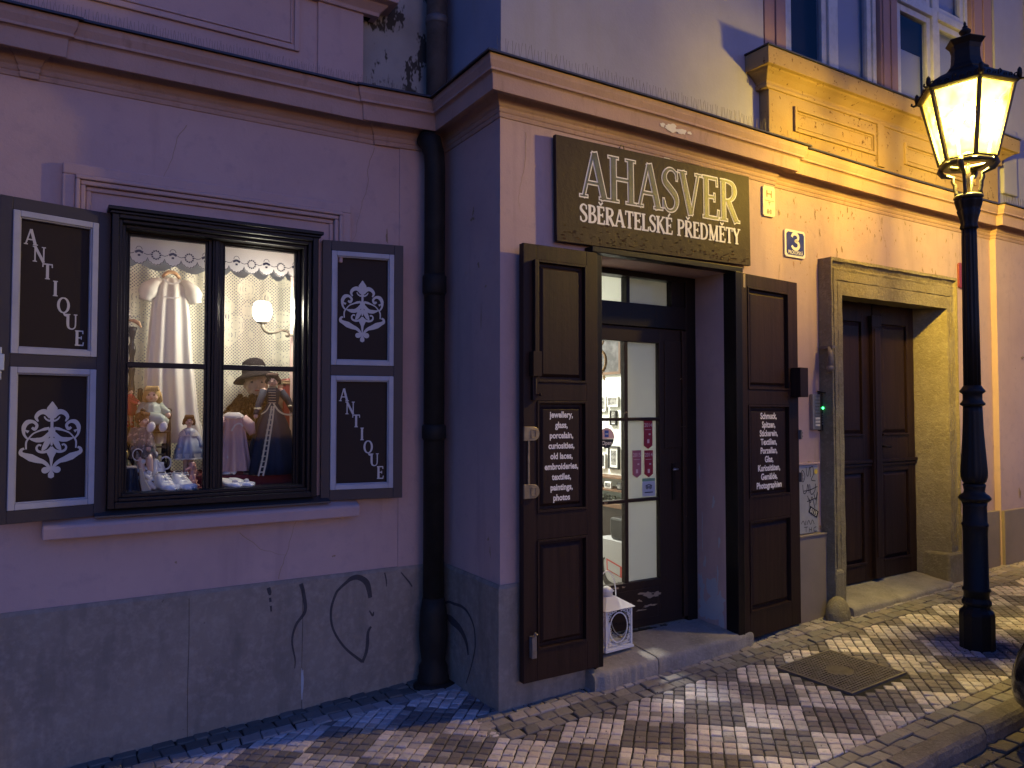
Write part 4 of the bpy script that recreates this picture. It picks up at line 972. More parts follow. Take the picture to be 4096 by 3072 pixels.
# shop sign
SG = thing('shop_sign', 'long dark wooden board with silver outlined name AHASVER over white words', 'sign', (2.397, 3.3595, 2.472), (0, R(-.75), 0))
q = MB(); q.box(0, 1.556, 0, .026, 0, .588); part('board', q, 'sign_board', SG, local=True, bevel=.002)
rnd = random.Random(4); q = MB()
for k in range(150):
    x = rnd.uniform(.02, 1.52); z = .01 + abs(rnd.gauss(0, .045)); a = rnd.uniform(.006, .030); b = rnd.uniform(.002, .006)
    if z > .15: continue
    q.add([(x, -.0006, z), (x + a, -.0006, z + rnd.uniform(-.003, .003)), (x + a * .8, -.003 - rnd.random() * .003, z + b), (x + a * .1, -.003 - rnd.random() * .004, z + b)], [(0, 1, 2, 3)])
part('flaking_varnish', q, 'walnut', SG, local=True, kind='stuff')
T = lambda u, v, l: (u, -.0012 - l, v)
q = MB(); n1 = 'AHASVER'; h = .262; avail = 1.285; sx = avail / (width(n1, .0) * h)
write(q, n1, .165, .268, h, T, sx=sx, grow=.0115, sp=.0); part('name_outline', q, 'sign_lettering', SG, local=True)
q = MB(); write(q, n1, .165, .268, h, T, sx=sx, grow=-.0035, lift=.0018, sp=.0); part('name_fill', q, 'sign_blue', SG, local=True)
q = MB(); n2 = 'SBĚRATELSKÉ PŘEDMĚTY'; h = .098; sx = 1.30 / (width(n2, .02) * h)
write(q, n2, .158, .128, h, T, sx=sx, grow=.004); part('lettering', q, 'sign_lettering', SG, local=True)
q = MB(); q.tube([(.46, .012, .588), (.475, .012, .612), (.495, .012, .612), (.50, .012, .588)], .003, 6); part('hook', q, 'wire', SG, local=True)
q = MB(); q.box(.10, .16, .026, .040, .05, .12); q.box(1.40, 1.46, .026, .040, .05, .12); q.box(.10, .16, .026, .040, .48, .55); q.box(1.40, 1.46, .026, .040, .48, .55); part('spacer', q, 'walnut', SG, local=True)

# house number plates and water-pipe marker
def plate(name, label, x0, x1, z0, z1, y, mt, border, rim=.010):
    o = thing(name, label, 'sign', ((x0 + x1) / 2, y, z0)); q = MB(); c = .014
    P = lambda i: [(x0 + i + c, z0 + i), (x1 - i - c, z0 + i), (x1 - i, z0 + i + c), (x1 - i, z1 - i - c), (x1 - i - c, z1 - i), (x0 + i + c, z1 - i), (x0 + i, z1 - i - c), (x0 + i, z0 + i + c)]
    q.prism(P(0), y - .010, y + .002, 'y'); part('plate', q, border, o, bevel=.002)
    if mt: q = MB(); q.prism(P(rim), y - .0125, y - .011, 'y'); part('field', q, mt, o)
    return o
yp = YR + RB
def T0(xc, zc, y): return lambda u, v, l: (xc + u, y - l, zc + v)
o = plate('house_number', 'blue enamel house number plate reading 3 above the word PROKOPSKÁ', 4.372, 4.592, 2.612, 2.805, yp - .004, 'enamel_blue', 'enamel_white', .017)
q = MB(); C0 = T0(4.482, 2.612, yp - .0175); q.ribbon([(-.040, .142), (-.026, .162), (.006, .166), (.028, .150), (.024, .128), (-.004, .116), (.026, .106), (.034, .082), (.016, .062), (-.018, .062), (-.042, .080)], [.018, .022, .024, .024, .020, .018, .022, .026, .024, .022, .018], C0)
text_mesh('PROKOPSKÁ', .036, T0(4.482, 2.634, yp - .0175), q, bold=.0006, sx=.76); part('lettering', q, 'enamel_white', o)
o = plate('pipe_marker', 'small cream enamel plate marked with an H and 8-0 beside the shop sign', 4.115, 4.237, 2.853, 3.060, YR - .004, None, 'plate_white')
q = MB(); C0 = T0(4.176, 2.853, YR - .0165)
for a in (([(-.022, .130), (-.022, .180)]), ([(.022, .130), (.022, .180)]), ([(-.022, .155), (.022, .155)])): q.ribbon(a, .008, C0, curve=False)
q.ribbon([(-.05, .108), (.05, .108)], .003, C0); q.ribbon([(0, .098), (0, .074)], .004, C0, .0002); q.ribbon([(-.012, .098), (.012, .098)], .004, C0)
text_mesh('8·0', .046, T0(4.176, 2.872, YR - .0165), q, bold=.0003, sx=.8); part('lettering', q, 'plate_ink', o)
o = plate('house_number', 'red enamel house number plate with a 5 seen behind the lamp post', 6.62, 6.87, 2.585, 2.80, yp - .004, 'enamel_red', 'enamel_red', .008)
q = MB(); text_mesh('5', .15, T0(6.79, 2.665, yp - .0175), q, bold=.003, sx=.9); text_mesh('ANA', .026, T0(6.815, 2.62, yp - .0175), q, bold=.0005, sx=.9); q.box(6.76, 6.80, yp - .0185, yp - .018, 2.772, 2.779); part('lettering', q, 'enamel_white', o)

# intercom and electricity cabinet
IC = thing('intercom', 'grey metal intercom with rows of name buttons and a green light beside the stone portal', 'intercom', (4.70, yp, 1.40))
q = MB(); q.box(4.632, 4.715, yp - .030, yp, 1.408, 1.660); part('speaker_panel', q, 'intercom_metal', IC, bevel=.004)
q = MB(); q.box(4.722, 4.800, yp - .026, yp, 1.400, 1.668); part('keypad_panel', q, 'frame_black', IC, bevel=.004, label='dark keypad panel')
for k in range(9): q = MB(); q.box(4.655, 4.705, yp - .0335, yp - .031, 1.435 + k * .0235, 1.449 + k * .0235); part('name_button', q, 'enamel_white' if k < 3 else 'steel', IC)
q = MB(); q.ball((4.745, yp - .028, 1.562), .008, 10, 6); part('indicator_light', q, 'led_green', IC)
q = MB()
for i in range(3):
    for j in range(5): q.box(4.735 + i * .014, 4.744 + i * .014, yp - .029, yp - .0265, 1.445 + j * .017, 1.456 + j * .017)
part('keypad', q, 'steel', IC)
q = MB(); q.prism([(yp - .052, 1.675), (yp, 1.685), (yp, 1.680), (yp - .052, 1.668)], 4.718, 4.806, 'x'); part('rain_hood', q, 'frame_black', IC)
EC = thing('meter_cabinet', 'grey metal meter cabinet scrawled with black graffiti tags', 'cabinet', (4.60, yp, .67))
q = MB(); q.box(4.44, 4.690, yp - .020, yp, .690, 1.165); part('door', q, 'box_grey', EC, bevel=.004); q = MB(); q.box(4.43, 4.70, yp - .032, yp, 1.167, 1.180); part('lid', q, 'pink_plaster', EC, bevel=.003)
q = MB(); TT = lambda u, v, l: (u, yp - .0212 - l, v); rnd = random.Random(12); k = 0
tags = [[(4.56, 1.15), (4.565, 1.10), (4.58, 1.09), (4.60, 1.15), (4.605, 1.08)], [(4.60, 1.14), (4.63, 1.15), (4.64, 1.10), (4.615, 1.06), (4.66, 1.05)], [(4.50, 1.10), (4.52, 1.13), (4.545, 1.09), (4.525, 1.05), (4.49, 1.07)],
        [(4.52, 1.03), (4.53, .97), (4.56, .98), (4.575, 1.03), (4.59, .97)], [(4.595, 1.03), (4.61, .96), (4.65, .98), (4.66, 1.03)], [(4.53, .985), (4.60, .99), (4.68, 1.01)], [(4.57, .95), (4.60, .90), (4.62, .94), (4.65, .86)], [(4.64, .96), (4.66, .92), (4.68, .97), (4.66, .88)],
        [(4.565, .91), (4.66, .93)], [(4.59, .93), (4.595, .86)], [(4.50, .76), (4.52, .78), (4.54, .75), (4.55, .78)], [(4.56, .75), (4.58, .78), (4.60, .75), (4.62, .78), (4.64, .75)], [(4.53, .735), (4.57, .735)], [(4.55, .735), (4.55, .70)], [(4.585, .73), (4.585, .70)], [(4.61, .73), (4.61, .70)], [(4.585, .715), (4.61, .715)], [(4.66, .73), (4.635, .72), (4.64, .70), (4.665, .70)]]
for a in tags: q.ribbon(a, .0045 if a[0][1] < .8 else .006, TT, k * .00005); k += 1
part('graffiti', q, 'ink', EC)
q = MB(); Mr = Matrix.Rotation(R(-27), 2)
def TS(u, v, l): p_ = Mr @ Vector((u, v)); return (4.632 + p_.x, yp - .0235 - l, .835 + p_.y)
q.poly([(-.052, -.024), (.052, -.024), (.052, .024), (-.052, .024)], TS); st = part('sticker', q, 'ink', EC, label='black sticker printed 0115'); q = MB(); text_mesh('0115', .044, lambda u, v, l: TS(u, v - .016, .001), q, bold=.001, sx=.9); part('lettering', q, 'enamel_white', st)
q = MB(); q.poly([(4.665 + .018 * math.cos(i * math.pi / 8), 1.115 + .018 * math.sin(i * math.pi / 8)) for i in range(16)], lambda u, v, l: (u, yp - .0235, v)); part('sticker', q, 'sticker_yellow', EC, label='round yellow sticker')

# manhole cover
MH = thing('manhole_cover', 'square cast-iron access cover with a raised grid pattern set in the pavement', 'manhole cover', (3.90, 2.71, G(3.9)))
def gz(x, h): return G(x) + h
q = MB(); 
def flat(q, x0, x1, y0, y1, h0, h1):
    vs = [(x, y, G(x) + h) for h in (h0, h1) for y in (y0, y1) for x in (x0, x1)]
    q.add(vs, [(0, 2, 3, 1), (4, 5, 7, 6), (0, 1, 5, 4), (2, 6, 7, 3), (0, 4, 6, 2), (1, 3, 7, 5)])
flat(q, MX0, MX1, MY0, MY0 + .014, -.03, .0035); flat(q, MX0, MX1, MY1 - .014, MY1, -.03, .0035); flat(q, MX0, MX0 + .014, MY0 + .014, MY1 - .014, -.03, .0035); flat(q, MX1 - .014, MX1, MY0 + .014, MY1 - .014, -.03, .0035)
part('frame', q, 'rust_iron', MH)
q = MB(); flat(q, MX0 + .018, MX1 - .018, MY0 + .018, MY1 - .018, -.03, -.004); cov = part('cover', q, 'rust_iron', MH)
q = MB(); mcx, mcy = (MX0 + MX1) / 2, (MY0 + MY1) / 2
for i in range(21):
    t = MX0 + .026 + i * (MX1 - MX0 - .052) / 20
    for a, b in ((MY0 + .02, MY1 - .02),):
        dd = .075 ** 2 - (t - mcx) ** 2
        if dd > 0: s_ = math.sqrt(dd); flat(q, t - .004, t + .004, a, mcy - s_, -.005, .003); flat(q, t - .004, t + .004, mcy + s_, b, -.005, .003)
        else: flat(q, t - .004, t + .004, a, b, -.005, .003)
for i in range(20):
    t = MY0 + .026 + i * (MY1 - MY0 - .052) / 19
    dd = .075 ** 2 - (t - mcy) ** 2
    if dd > 0: s_ = math.sqrt(dd); flat(q, MX0 + .02, mcx - s_, t - .0025, t + .0025, -.005, .0018); flat(q, mcx + s_, MX1 - .02, t - .0025, t + .0025, -.005, .0018)
    else: flat(q, MX0 + .02, MX1 - .02, t - .0025, t + .0025, -.005, .0018)
for rr in (.072, .060, .048, .036, .024, .012):
    P = [(mcx + rr * math.cos(a), mcy + rr * math.sin(a)) for a in [2 * math.pi * i / 24 for i in range(25)]]
    q.ribbon(P, .0055, lambda u, v, l: (u, v, G(u) + .0015), curve=False)
part('raised_pattern', q, 'rust_iron', MH)
# street lamp
lx, ly = 4.885, 2.455; lg = G(lx)
SL = thing('street_lamp', 'tall fluted black cast-iron gas lamp glowing warm yellow at the pavement edge', 'street lamp', (lx, ly, lg))
def lp(name, prof, matn='cast_iron', seg=32, **k):
    q = MB(); q.lathe(prof, (lx, ly, 0), seg, **k); return part(name, q, matn, SL)
lp('base', [(.098, lg - .02), (.098, lg + .20), (.094, lg + .215), (.086, lg + .222), (.076, lg + .232), (.070, lg + .250), (.081, lg + .262), (.082, lg + .275), (.073, lg + .290), (.068, lg + .305)], seg=12, smooth=False, ph=.2)
lp('lower_shaft', [(.068, .40), (.069, .44), (.076, .448), (.076, .460), (.068, .468), (.066, .80), (.070, .838), (.075, .848), (.070, .858), (.066, .862), (.065, .96), (.069, .985)])
lp('collar', [(.069, .985), (.089, 1.004), (.090, 1.012), (.078, 1.028), (.060, 1.040), (.056, 1.055), (.060, 1.078), (.063, 1.090), (.056, 1.098)])
lp('bulged_shaft', [(.054, 1.098), (.064, 1.115), (.071, 1.14), (.072, 1.17), (.068, 1.23), (.061, 1.33), (.055, 1.43), (.052, 1.53), (.051, 1.57)], flute=.025, nfl=12, seg=96)
lp('collar', [(.051, 1.57), (.067, 1.58), (.069, 1.588), (.060, 1.598), (.053, 1.61), (.053, 1.645), (.070, 1.66), (.069, 1.668), (.056, 1.685), (.047, 1.70)])
lp('fluted_shaft', [(.045, 1.70), (.043, 2.1), (.040, 2.62), (.039, 2.665)], flute=.06, nfl=12, seg=96)
lp('capital', [(.040, 2.665), (.050, 2.675), (.046, 2.69), (.044, 2.70), (.052, 2.74), (.064, 2.78), (.058, 2.785), (.066, 2.80), (.074, 2.835), (.078, 2.842), (.070, 2.852)], flute=.07, nfl=8, seg=64)
q = MB(); q.lathe([(.066, 2.852), (.082, 2.862), (.082, 2.874), (.074, 2.880)], (lx, ly, 0), 32); part('capital_ring', q, 'lantern_metal', SL)
q = MB(); q.lathe([(.0118, 2.878), (.0118, 3.13)], (lx, ly, 0), 12); q.tube([(lx + .012, ly, 2.88), (lx + .02, ly, 2.95), (lx + .011, ly, 3.0)], .004, 6); part('gas_pipe', q, 'brass', SL)
for k in range(4):
    a = R(45 + 90 * k) - R(32); ca, sa = math.cos(a), math.sin(a)
    pr_ = [(.068, 2.876), (.066, 2.905), (.074, 2.925), (.072, 2.955), (.084, 2.975), (.082, 3.005), (.105, 3.015), (.140, 3.028), (.158, 3.055), (.150, 3.082), (.132, 3.08)]
    q = MB(); q.tube([(lx + r * ca, ly + r * sa, z) for r, z in pr_], [.014, .012, .010, .013, .010, .012, .012, .016, .019, .015, .012], 8); part('bracket', q, 'lantern_metal', SL)
q = MB(); n = 24; q.lathe([(.100, 3.062), (.148, 3.062), (.152, 3.072), (.146, 3.082), (.100, 3.080)], (lx, ly, 0), 32, cap=False); q.lathe([(.024, 3.075), (.104, 3.075), (.104, 3.070), (.024, 3.070)], (lx, ly, 0), 24, cap=False) if False else None
part('lantern_ring', q, 'lantern_metal', SL)
phz = R(-122) + R(-15.5)
ZB, ZT, RBt, RTp = 3.095, 3.52, .157, .258
hexp = lambda r, z, k: (lx + r * math.cos(phz + k * math.pi / 3), ly + r * math.sin(phz + k * math.pi / 3), z)
q = MB()
for k in range(6):
    q.tube([hexp(RBt, ZB, k), hexp(RTp, ZT, k)], .015, 6, smooth=False)
    q.tube([hexp(RBt, ZB, k), hexp(RBt, ZB, k + 1)], .010, 6, smooth=False); q.tube([hexp(RTp, ZT, k), hexp(RTp, ZT, k + 1)], .012, 6, smooth=False)
lf = part('lantern_frame', q, 'lantern_metal', SL)
for k in range(6):
    q = MB(); e = .004
    a, b, c, d_ = hexp(RBt - e, ZB + .003, k), hexp(RBt - e, ZB + .003, k + 1), hexp(RTp - e, ZT - .003, k + 1), hexp(RTp - e, ZT - .003, k)
    q.add([a, b, c, d_], [(0, 1, 2, 3)]); part('pane', q, ('lantern_glass', 'lantern_glass', 'lantern_glass', 'wall_dimming_glass', 'half_dimming_glass', 'lantern_glass')[k], lf)  # two wall-facing panes are tinted darker to weaken the light on the wall
q = MB(); q.lathe([(RTp + .015, ZT - .006), (RTp + .03, ZT + .004), (RTp + .028, ZT + .014), (.262, ZT + .038), (.235, ZT + .065), (.195, ZT + .090), (.155, ZT + .110), (.125, ZT + .130), (.10, ZT + .137)], (lx, ly, 0), 6, smooth=False, ph=phz); part('lantern_roof', q, 'cast_iron', SL, bevel=.003)
q = MB(); q.lathe([(.125, ZT + .128), (.128, ZT + .14), (.108, ZT + .155), (.092, ZT + .175), (.084, ZT + .21), (.082, ZT + .265), (.090, ZT + .295), (.112, ZT + .322), (.114, ZT + .328), (.10, ZT + .335), (.035, ZT + .350)], (lx, ly, 0), 6, smooth=False, ph=phz); part('chimney', q, 'cast_iron', SL, bevel=.003)
q = MB(); q.lathe([(.022, ZT + .345), (.03, ZT + .352), (.016, ZT + .362), (.022, ZT + .372), (.033, ZT + .385), (.034, ZT + .395), (.022, ZT + .408), (.014, ZT + .412), (.016, ZT + .422), (.007, ZT + .432), (.009, ZT + .440), (.003, ZT + .458)], (lx, ly, 0), 16); part('finial', q, 'cast_iron', SL)
for k in range(6):
    # cast cresting on each eave with a palmette at the corner
    q = MB(); a = Vector(hexp(RTp + .022, ZT + .012, k)); b = Vector(hexp(RTp + .022, ZT + .012, k + 1)); dr = (b - a).normalized()
    for i in range(7):
        t = (i + .5) / 7; p_ = a.lerp(b, t); hgt = .020 + (.022 if i == 3 else 0) + .004 * abs(3 - i)
        q.tube([p_ - dr * .012, p_ - dr * .011 + Vector((0, 0, hgt * .8)), p_ + Vector((0, 0, hgt)), p_ + dr * .011 + Vector((0, 0, hgt * .8)), p_ + dr * .004 + Vector((0, 0, hgt * .45))], .0045, 5)
    c = hexp(RTp + .026, ZT + .01, k); o_ = Vector((math.cos(phz + k * math.pi / 3), math.sin(phz + k * math.pi / 3), 0))
    cc = Vector(c); q.tube([cc, cc + Vector((0, 0, .03)), cc + Vector((0, 0, .055)), cc + Vector((0, 0, .068))], [.010, .015, .012, .004], 8)
    q.tube([cc, cc + o_ * .02 + Vector((0, 0, -.006)), cc + o_ * .034 + Vector((0, 0, .004)), cc + o_ * .03 + Vector((0, 0, .016))], [.009, .007, .006, .006], 6)
    part('cresting', q, 'cast_iron', SL)
q = MB(); q.lathe([(.012, 3.12), (.035, 3.125), (.035, 3.14), (.010, 3.15)], (lx, ly, 0), 16)
for k in range(4):
    a = k * math.pi / 2; q.tube([(lx, ly, 3.46), (lx + .035 * math.cos(a), ly + .035 * math.sin(a), 3.45), (lx + .035 * math.cos(a), ly + .035 * math.sin(a), 3.40)], .006, 6)
part('burner', q, 'brass', SL)
for k in range(4):
    a = k * math.pi / 2; q = MB(); q.ball((lx + .035 * math.cos(a), ly + .035 * math.sin(a), 3.375), (.013, .013, .026), 10, 8); part('mantle', q, 'mantle_glow', SL)
ld = bpy.data.lights.new('lamp_light', 'POINT'); ld.energy = LAMP_W; ld.color = (1.0, .75, .14); ld.shadow_soft_size = .065
lo = bpy.data.objects.new('lamp_light', ld); COL.objects.link(lo); lo.parent = SL; lo.location = (0, 0, 3.345 - lg)

# white metal candle lantern on the doorstep
LT = thing('candle_lantern', 'white pierced-metal candle lantern standing on the shop doorstep', 'lantern', (2.885, 3.545, .160), (0, 0, R(4)))
q = MB(); s_ = .100
q.box(-s_ - .012, s_ + .012, -s_ - .012, s_ + .012, 0, .014); q.box(-s_ - .006, s_ + .006, -s_ - .006, s_ + .006, .014, .022)
for a in (-1, 1):
    for b in (-1, 1): q.box(a * s_ - .006, a * s_ + .006, b * s_ - .006, b * s_ + .006, .022, .235)
part('frame', q, 'white_metal' if 'white_metal' in MATS else 'white_leather', LT, local=True, bevel=.001)
def pierced(side):
    q = MB(); T = {0: lambda u, v, l: (u, -s_ - l, v), 1: lambda u, v, l: (u, s_ + l, v), 2: lambda u, v, l: (s_ + l, u, v), 3: lambda u, v, l: (-s_ - l, u, v)}[side]
    P = [(.070 * math.cos(a), .128 + .085 * math.sin(a)) for a in [2 * math.pi * i / 28 for i in range(29)]]
    q.ribbon(P, .008, T, .001, curve=False); k = 0
    for sx in (-1, 1):
        for sz in (-1, 1):
            for (u, v, r_) in ((.080, .085, .016), (.058, .090, .012), (.084, .058, .012), (.074, .070, .010), (.040, .096, .010), (.088, .035, .009), (.088, .015, .008), (.022, .097, .007)):
                P = [(sx * (u + r_ * .7 * math.cos(a)), .128 + sz * (v + r_ * .7 * math.sin(a))) for a in [2 * math.pi * i / 9 for i in range(10)]]
                q.ribbon(P, .0055, T, .001 + k * .00003, curve=False); k += 1
    return q
for sd in range(4): part('pierced_side', pierced(sd), 'white_leather', LT, local=True)
q = MB(); q.lathe([(.162, .232), (.168, .236), (.050, .292), (.046, .292)], (0, 0, 0), 4, smooth=False, ph=math.pi / 4); q.lathe([(.036, .288), (.036, .315), (.046, .320), (.024, .338), (.004, .348)], (0, 0, 0), 20); part('roof', q, 'white_leather', LT, local=True)
q = MB(); q.tube([(.075 * math.cos(a), 0, .28 + .155 * math.sin(a)) for a in [math.pi * i / 16 for i in range(17)]], .0035, 8); part('handle', q, 'white_leather', LT, local=True)
q = MB(); q.lathe([(.035, .022), (.035, .13), (.03, .135), (.004, .132)], (-.02, .0, 0), 16); part('candle', q, 'white_leather', LT, local=True)

# bird spikes on the flashings
def spikes(name, label, pts, y, yj, step, h, rad):
    q = MB(); rnd = random.Random(5)
    for (xa, xb, za, zb, yy) in pts:
        x = xa
        while x < xb:
            z = za + (zb - za) * (x - xa) / (xb - xa); t = rnd.uniform(-.006, .006)
            for s2 in (-1, 1):
                q.tube([(x, yy, z), (x + s2 * step * .36 + t, yy + s2 * .004 + rnd.uniform(-.008, .008), z + h * rnd.uniform(.85, 1.05))], rad, 3, smooth=False)
            x += step
    o = part(name, q, 'wire', None, base=(pts[0][0], pts[0][4], pts[0][2])); put(o, label=label, category='bird spikes'); return o
spikes('bird_spikes', 'long row of thin wire bird spikes on the ledge below the upper window', [(2.0, 4.1, 3.375, 3.36, YR - .09), (4.15, 7.1, 3.352, 3.340, YR - .06), (7.15, 9.5, 3.338, 3.338, YR - .11)], 0, 0, .042, .105, .0011)
spikes('bird_spikes', 'fine wire bird spikes on the ledge of the recessed wing', [(-.4, 1.8, 3.33, 3.335, YL - .07)], 0, 0, .024, .085, .0007)
spikes('bird_spikes', 'short row of wire bird spikes on the upper window sill', [(4.12, 4.50, 3.925, 3.925, 3.36)], 0, 0, .03, .09, .0010)

# =================================================================== DISPLAY WINDOW CONTENTS
def figure(name, joints, vox=.004, smooth=4, material='porcelain_skin', parent=None, balls=()):
    """joints: list of (p0, r0, p1, r1) tapered capsules fused into one continuous surface"""
    q = MB()
    for p0, r0, p1, r1 in joints:
        n = 6; pts = [Vector(p0).lerp(Vector(p1), i / n) for i in range(n + 1)]; rr = [r0 + (r1 - r0) * i / n for i in range(n + 1)]
        q.tube(pts, rr, 12); q.ball(p0, r0, 12, 8); q.ball(p1, r1, 12, 8)
    for c, r in balls: q.ball(c, r, 18, 12)
    me = bpy.data.meshes.new('f'); me.from_pydata([tuple(p) for p in q.v], [], q.f); o = bpy.data.objects.new('f', me); COL.objects.link(o)
    a = o.modifiers.new('r', 'REMESH'); a.mode = 'VOXEL'; a.voxel_size = vox; a.use_smooth_shade = True
    b = o.modifiers.new('s', 'SMOOTH'); b.iterations = smooth; b.factor = .5
    bpy.context.view_layer.update(); dg = bpy.context.evaluated_depsgraph_get(); m2 = bpy.data.meshes.new_from_object(o.evaluated_get(dg))
    bpy.data.objects.remove(o); off = OFF[parent.name] if parent else Vector((0, 0, 0))
    for v in m2.vertices: v.co -= off
    m2.materials.clear(); m2.materials.append(MATS[material]); m2.polygons.foreach_set('use_smooth', [True] * len(m2.polygons))
    r = bpy.data.objects.new(name, m2); COL.objects.link(r); r.parent = parent; OFF[r.name] = off; return r
def V(*a): return Vector(a)
def doll(name, label, cat, c, hr, yaw, skin, hairm, dressm, dress, arms, legs=None, hairlen=1.0, slv=1.5, extras=None):
    """c: head centre, hr: head radius, yaw: where the face looks (0 = towards the street)"""
    t = thing(name, label, cat, (c[0], c[1], c[2] - dress[-1][1] if False else c[2]))
    c = V(*c); fx = V(math.sin(yaw), -math.cos(yaw), 0); sx = V(math.cos(yaw), math.sin(yaw), 0); up = V(0, 0, 1)
    neck = c - up * hr * 1.25; chest = c - up * hr * 2.1
    J = [(c - up * hr * .9, hr * .34, chest, hr * .5), (chest, hr * .6, chest - up * hr * 1.2, hr * .55)]
    for a in arms: J += [(a[i][0], a[i][1], a[i + 1][0], a[i + 1][1]) for i in range(len(a) - 1)]
    for a in (legs or []): J += [(a[i][0], a[i][1], a[i + 1][0], a[i + 1][1]) for i in range(len(a) - 1)]
    Bl = [(c, (hr * .80, hr * .80, hr * .98)), (c - up * hr * .42 + fx * hr * .12, (hr * .62, hr * .60, hr * .55)), (c + fx * hr * .78 - up * hr * .22, (hr * .13, hr * .16, hr * .14)),
          (c + sx * hr * .42 + fx * hr * .42 - up * hr * .36, hr * .26), (c - sx * hr * .42 + fx * hr * .42 - up * hr * .36, hr * .26), (c + sx * hr * .80 - up * hr * .12, (hr * .1, hr * .14, hr * .2)), (c - sx * hr * .80 - up * hr * .12, (hr * .1, hr * .14, hr * .2))]
    bd = figure('body', J, vox=max(.0016, hr * .085), smooth=2, material=skin, parent=t, balls=Bl)
    for s in (-1, 1):
        q = MB(); q.ball(c + sx * s * hr * .31 + fx * hr * .735 - up * hr * .02, (hr * .125, hr * .08, hr * .085), 10, 8); part('eye', q, 'dark_paint_dot', t)
    q = MB(); q.ball(c + fx * hr * .755 - up * hr * .52, (hr * .17, hr * .06, hr * .055), 10, 6); part('mouth', q, 'lip_paint', t)
    # hair: cap leaving the face free, with locks
    q = MB(); Mz = Matrix.Rotation(yaw, 3, 'Z')
    q.ball(c + up * hr * .16 - fx * hr * .16, (hr * .98, hr * .92, hr * .98), 20, 12)
    rnd = random.Random(int(hr * 1e5))
    for k in range(22):
        a = math.pi * (.12 + .76 * k / 21) + math.pi * 0; dx = math.cos(a + math.pi) ; dyb = math.sin(a)
        st = c + sx * dx * hr * .88 - fx * dyb * hr * .62 + up * hr * .35
        ln = hr * hairlen * rnd.uniform(1.0, 1.3)
        q.tube([st, st + sx * dx * hr * .14 - up * ln * .5, st + sx * dx * hr * (.16 + rnd.uniform(-.05, .1)) - up * ln, st + sx * dx * hr * .06 - up * ln * 1.2], [hr * .20, hr * .21, hr * .18, hr * .06], 6)
    for k in range(7):
        u_ = (k - 3) / 3.0; st = c + sx * u_ * hr * .55 + up * hr * .92; q.tube([st, st + fx * hr * .52 - up * hr * .12 + sx * u_ * hr * .1, st + fx * hr * .70 - up * hr * .42 + sx * u_ * hr * .22], [hr * .24, hr * .22, hr * .10], 6)
    part('hair', q, hairm, t)
    q = MB(); q.lathe([(r, z) for r, z in dress], (chest.x, chest.y, 0), 48, fold=(.10, 9, 1.2)); part('dress', q, dressm, t)
    for a in arms:
        q = MB(); n = len(a); q.tube([a[i][0] for i in range(n - 1)] + [a[-2][0].lerp(a[-1][0], .45)], [a[i][1] * slv for i in range(n - 1)] + [a[-2][1] * 1.3], 12); part('sleeve', q, dressm, t)
    if extras: extras(t, c, hr, fx, sx, up)
    return t
def hand(J, p, d, r):
    """add a small mitten-free hand: palm plus five fingers"""
    side = d.cross(V(0, 0, 1)); side = side.normalized() if side.length > .1 else V(1, 0, 0)
    J.append((p, r * .8, p + d * r * 1.5, r * .75))
    for k in range(4): b = p + d * r * 1.6 + side * (k - 1.5) * r * .42; J.append((b, r * .24, b + d * r * (1.25 + .25 * (1.5 - abs(k - 1.5))), r * .18))
    b = p + d * r * .4 + side * r * .7; J.append((b, r * .26, b + d * r * .9 + side * r * .45, r * .2))

# cloth-covered plinth of the display
q = MB(); q.box(.222, 1.418, 4.16, 4.262, 1.101, 1.146); q.box(.222, 1.418, 4.264, 4.79, 1.101, 1.198); o = part('display_cloth', q, 'red_cloth', None, base=(.8, 4.4, 1.1), bevel=.008); put(o, label='dark red cloth covering the stepped floor of the display window', category='cloth')
# lace curtain
def folded(x0, x1, z0, ztop, y, amp, k, nx=120, nz=14, ph=0, gather=0):
    q = MB(); vs = []
    for i in range(nx + 1):
        u = i / nx; x = x0 + (x1 - x0) * u
        zt = ztop(x) if callable(ztop) else ztop; zb = z0(x) if callable(z0) else z0
        for j in range(nz + 1):
            v = j / nz; vs.append((x, y + amp * math.sin(k * u * 2 * math.pi + ph + .8 * math.sin(v * 3 + u * 7)) * (.6 + .4 * v), zb + (zt - zb) * v))
    fs = [(i * (nz + 1) + j, (i + 1) * (nz + 1) + j, (i + 1) * (nz + 1) + j + 1, i * (nz + 1) + j + 1) for i in range(nx) for j in range(nz)]
    q.add(vs, fs, smooth=True); return q
def peaks(x):
    ps = [.30, .475, .665, .84, .965, 1.08, 1.19, 1.285, 1.38]
    for i in range(len(ps) - 1):
        if ps[i] <= x <= ps[i + 1]: t = (x - ps[i]) / (ps[i + 1] - ps[i]); return 2.372 - .042 * math.sin(math.pi * t) ** .8
    return 2.37
q = folded(.23, 1.36, 1.205, peaks, 4.66, .010, 11, nx=260); o = part('lace_curtain', q, 'lace', None, base=(.8, 4.66, 1.2)); put(o, label='cream crocheted lace curtain hung in points across the back of the display', category='curtain')
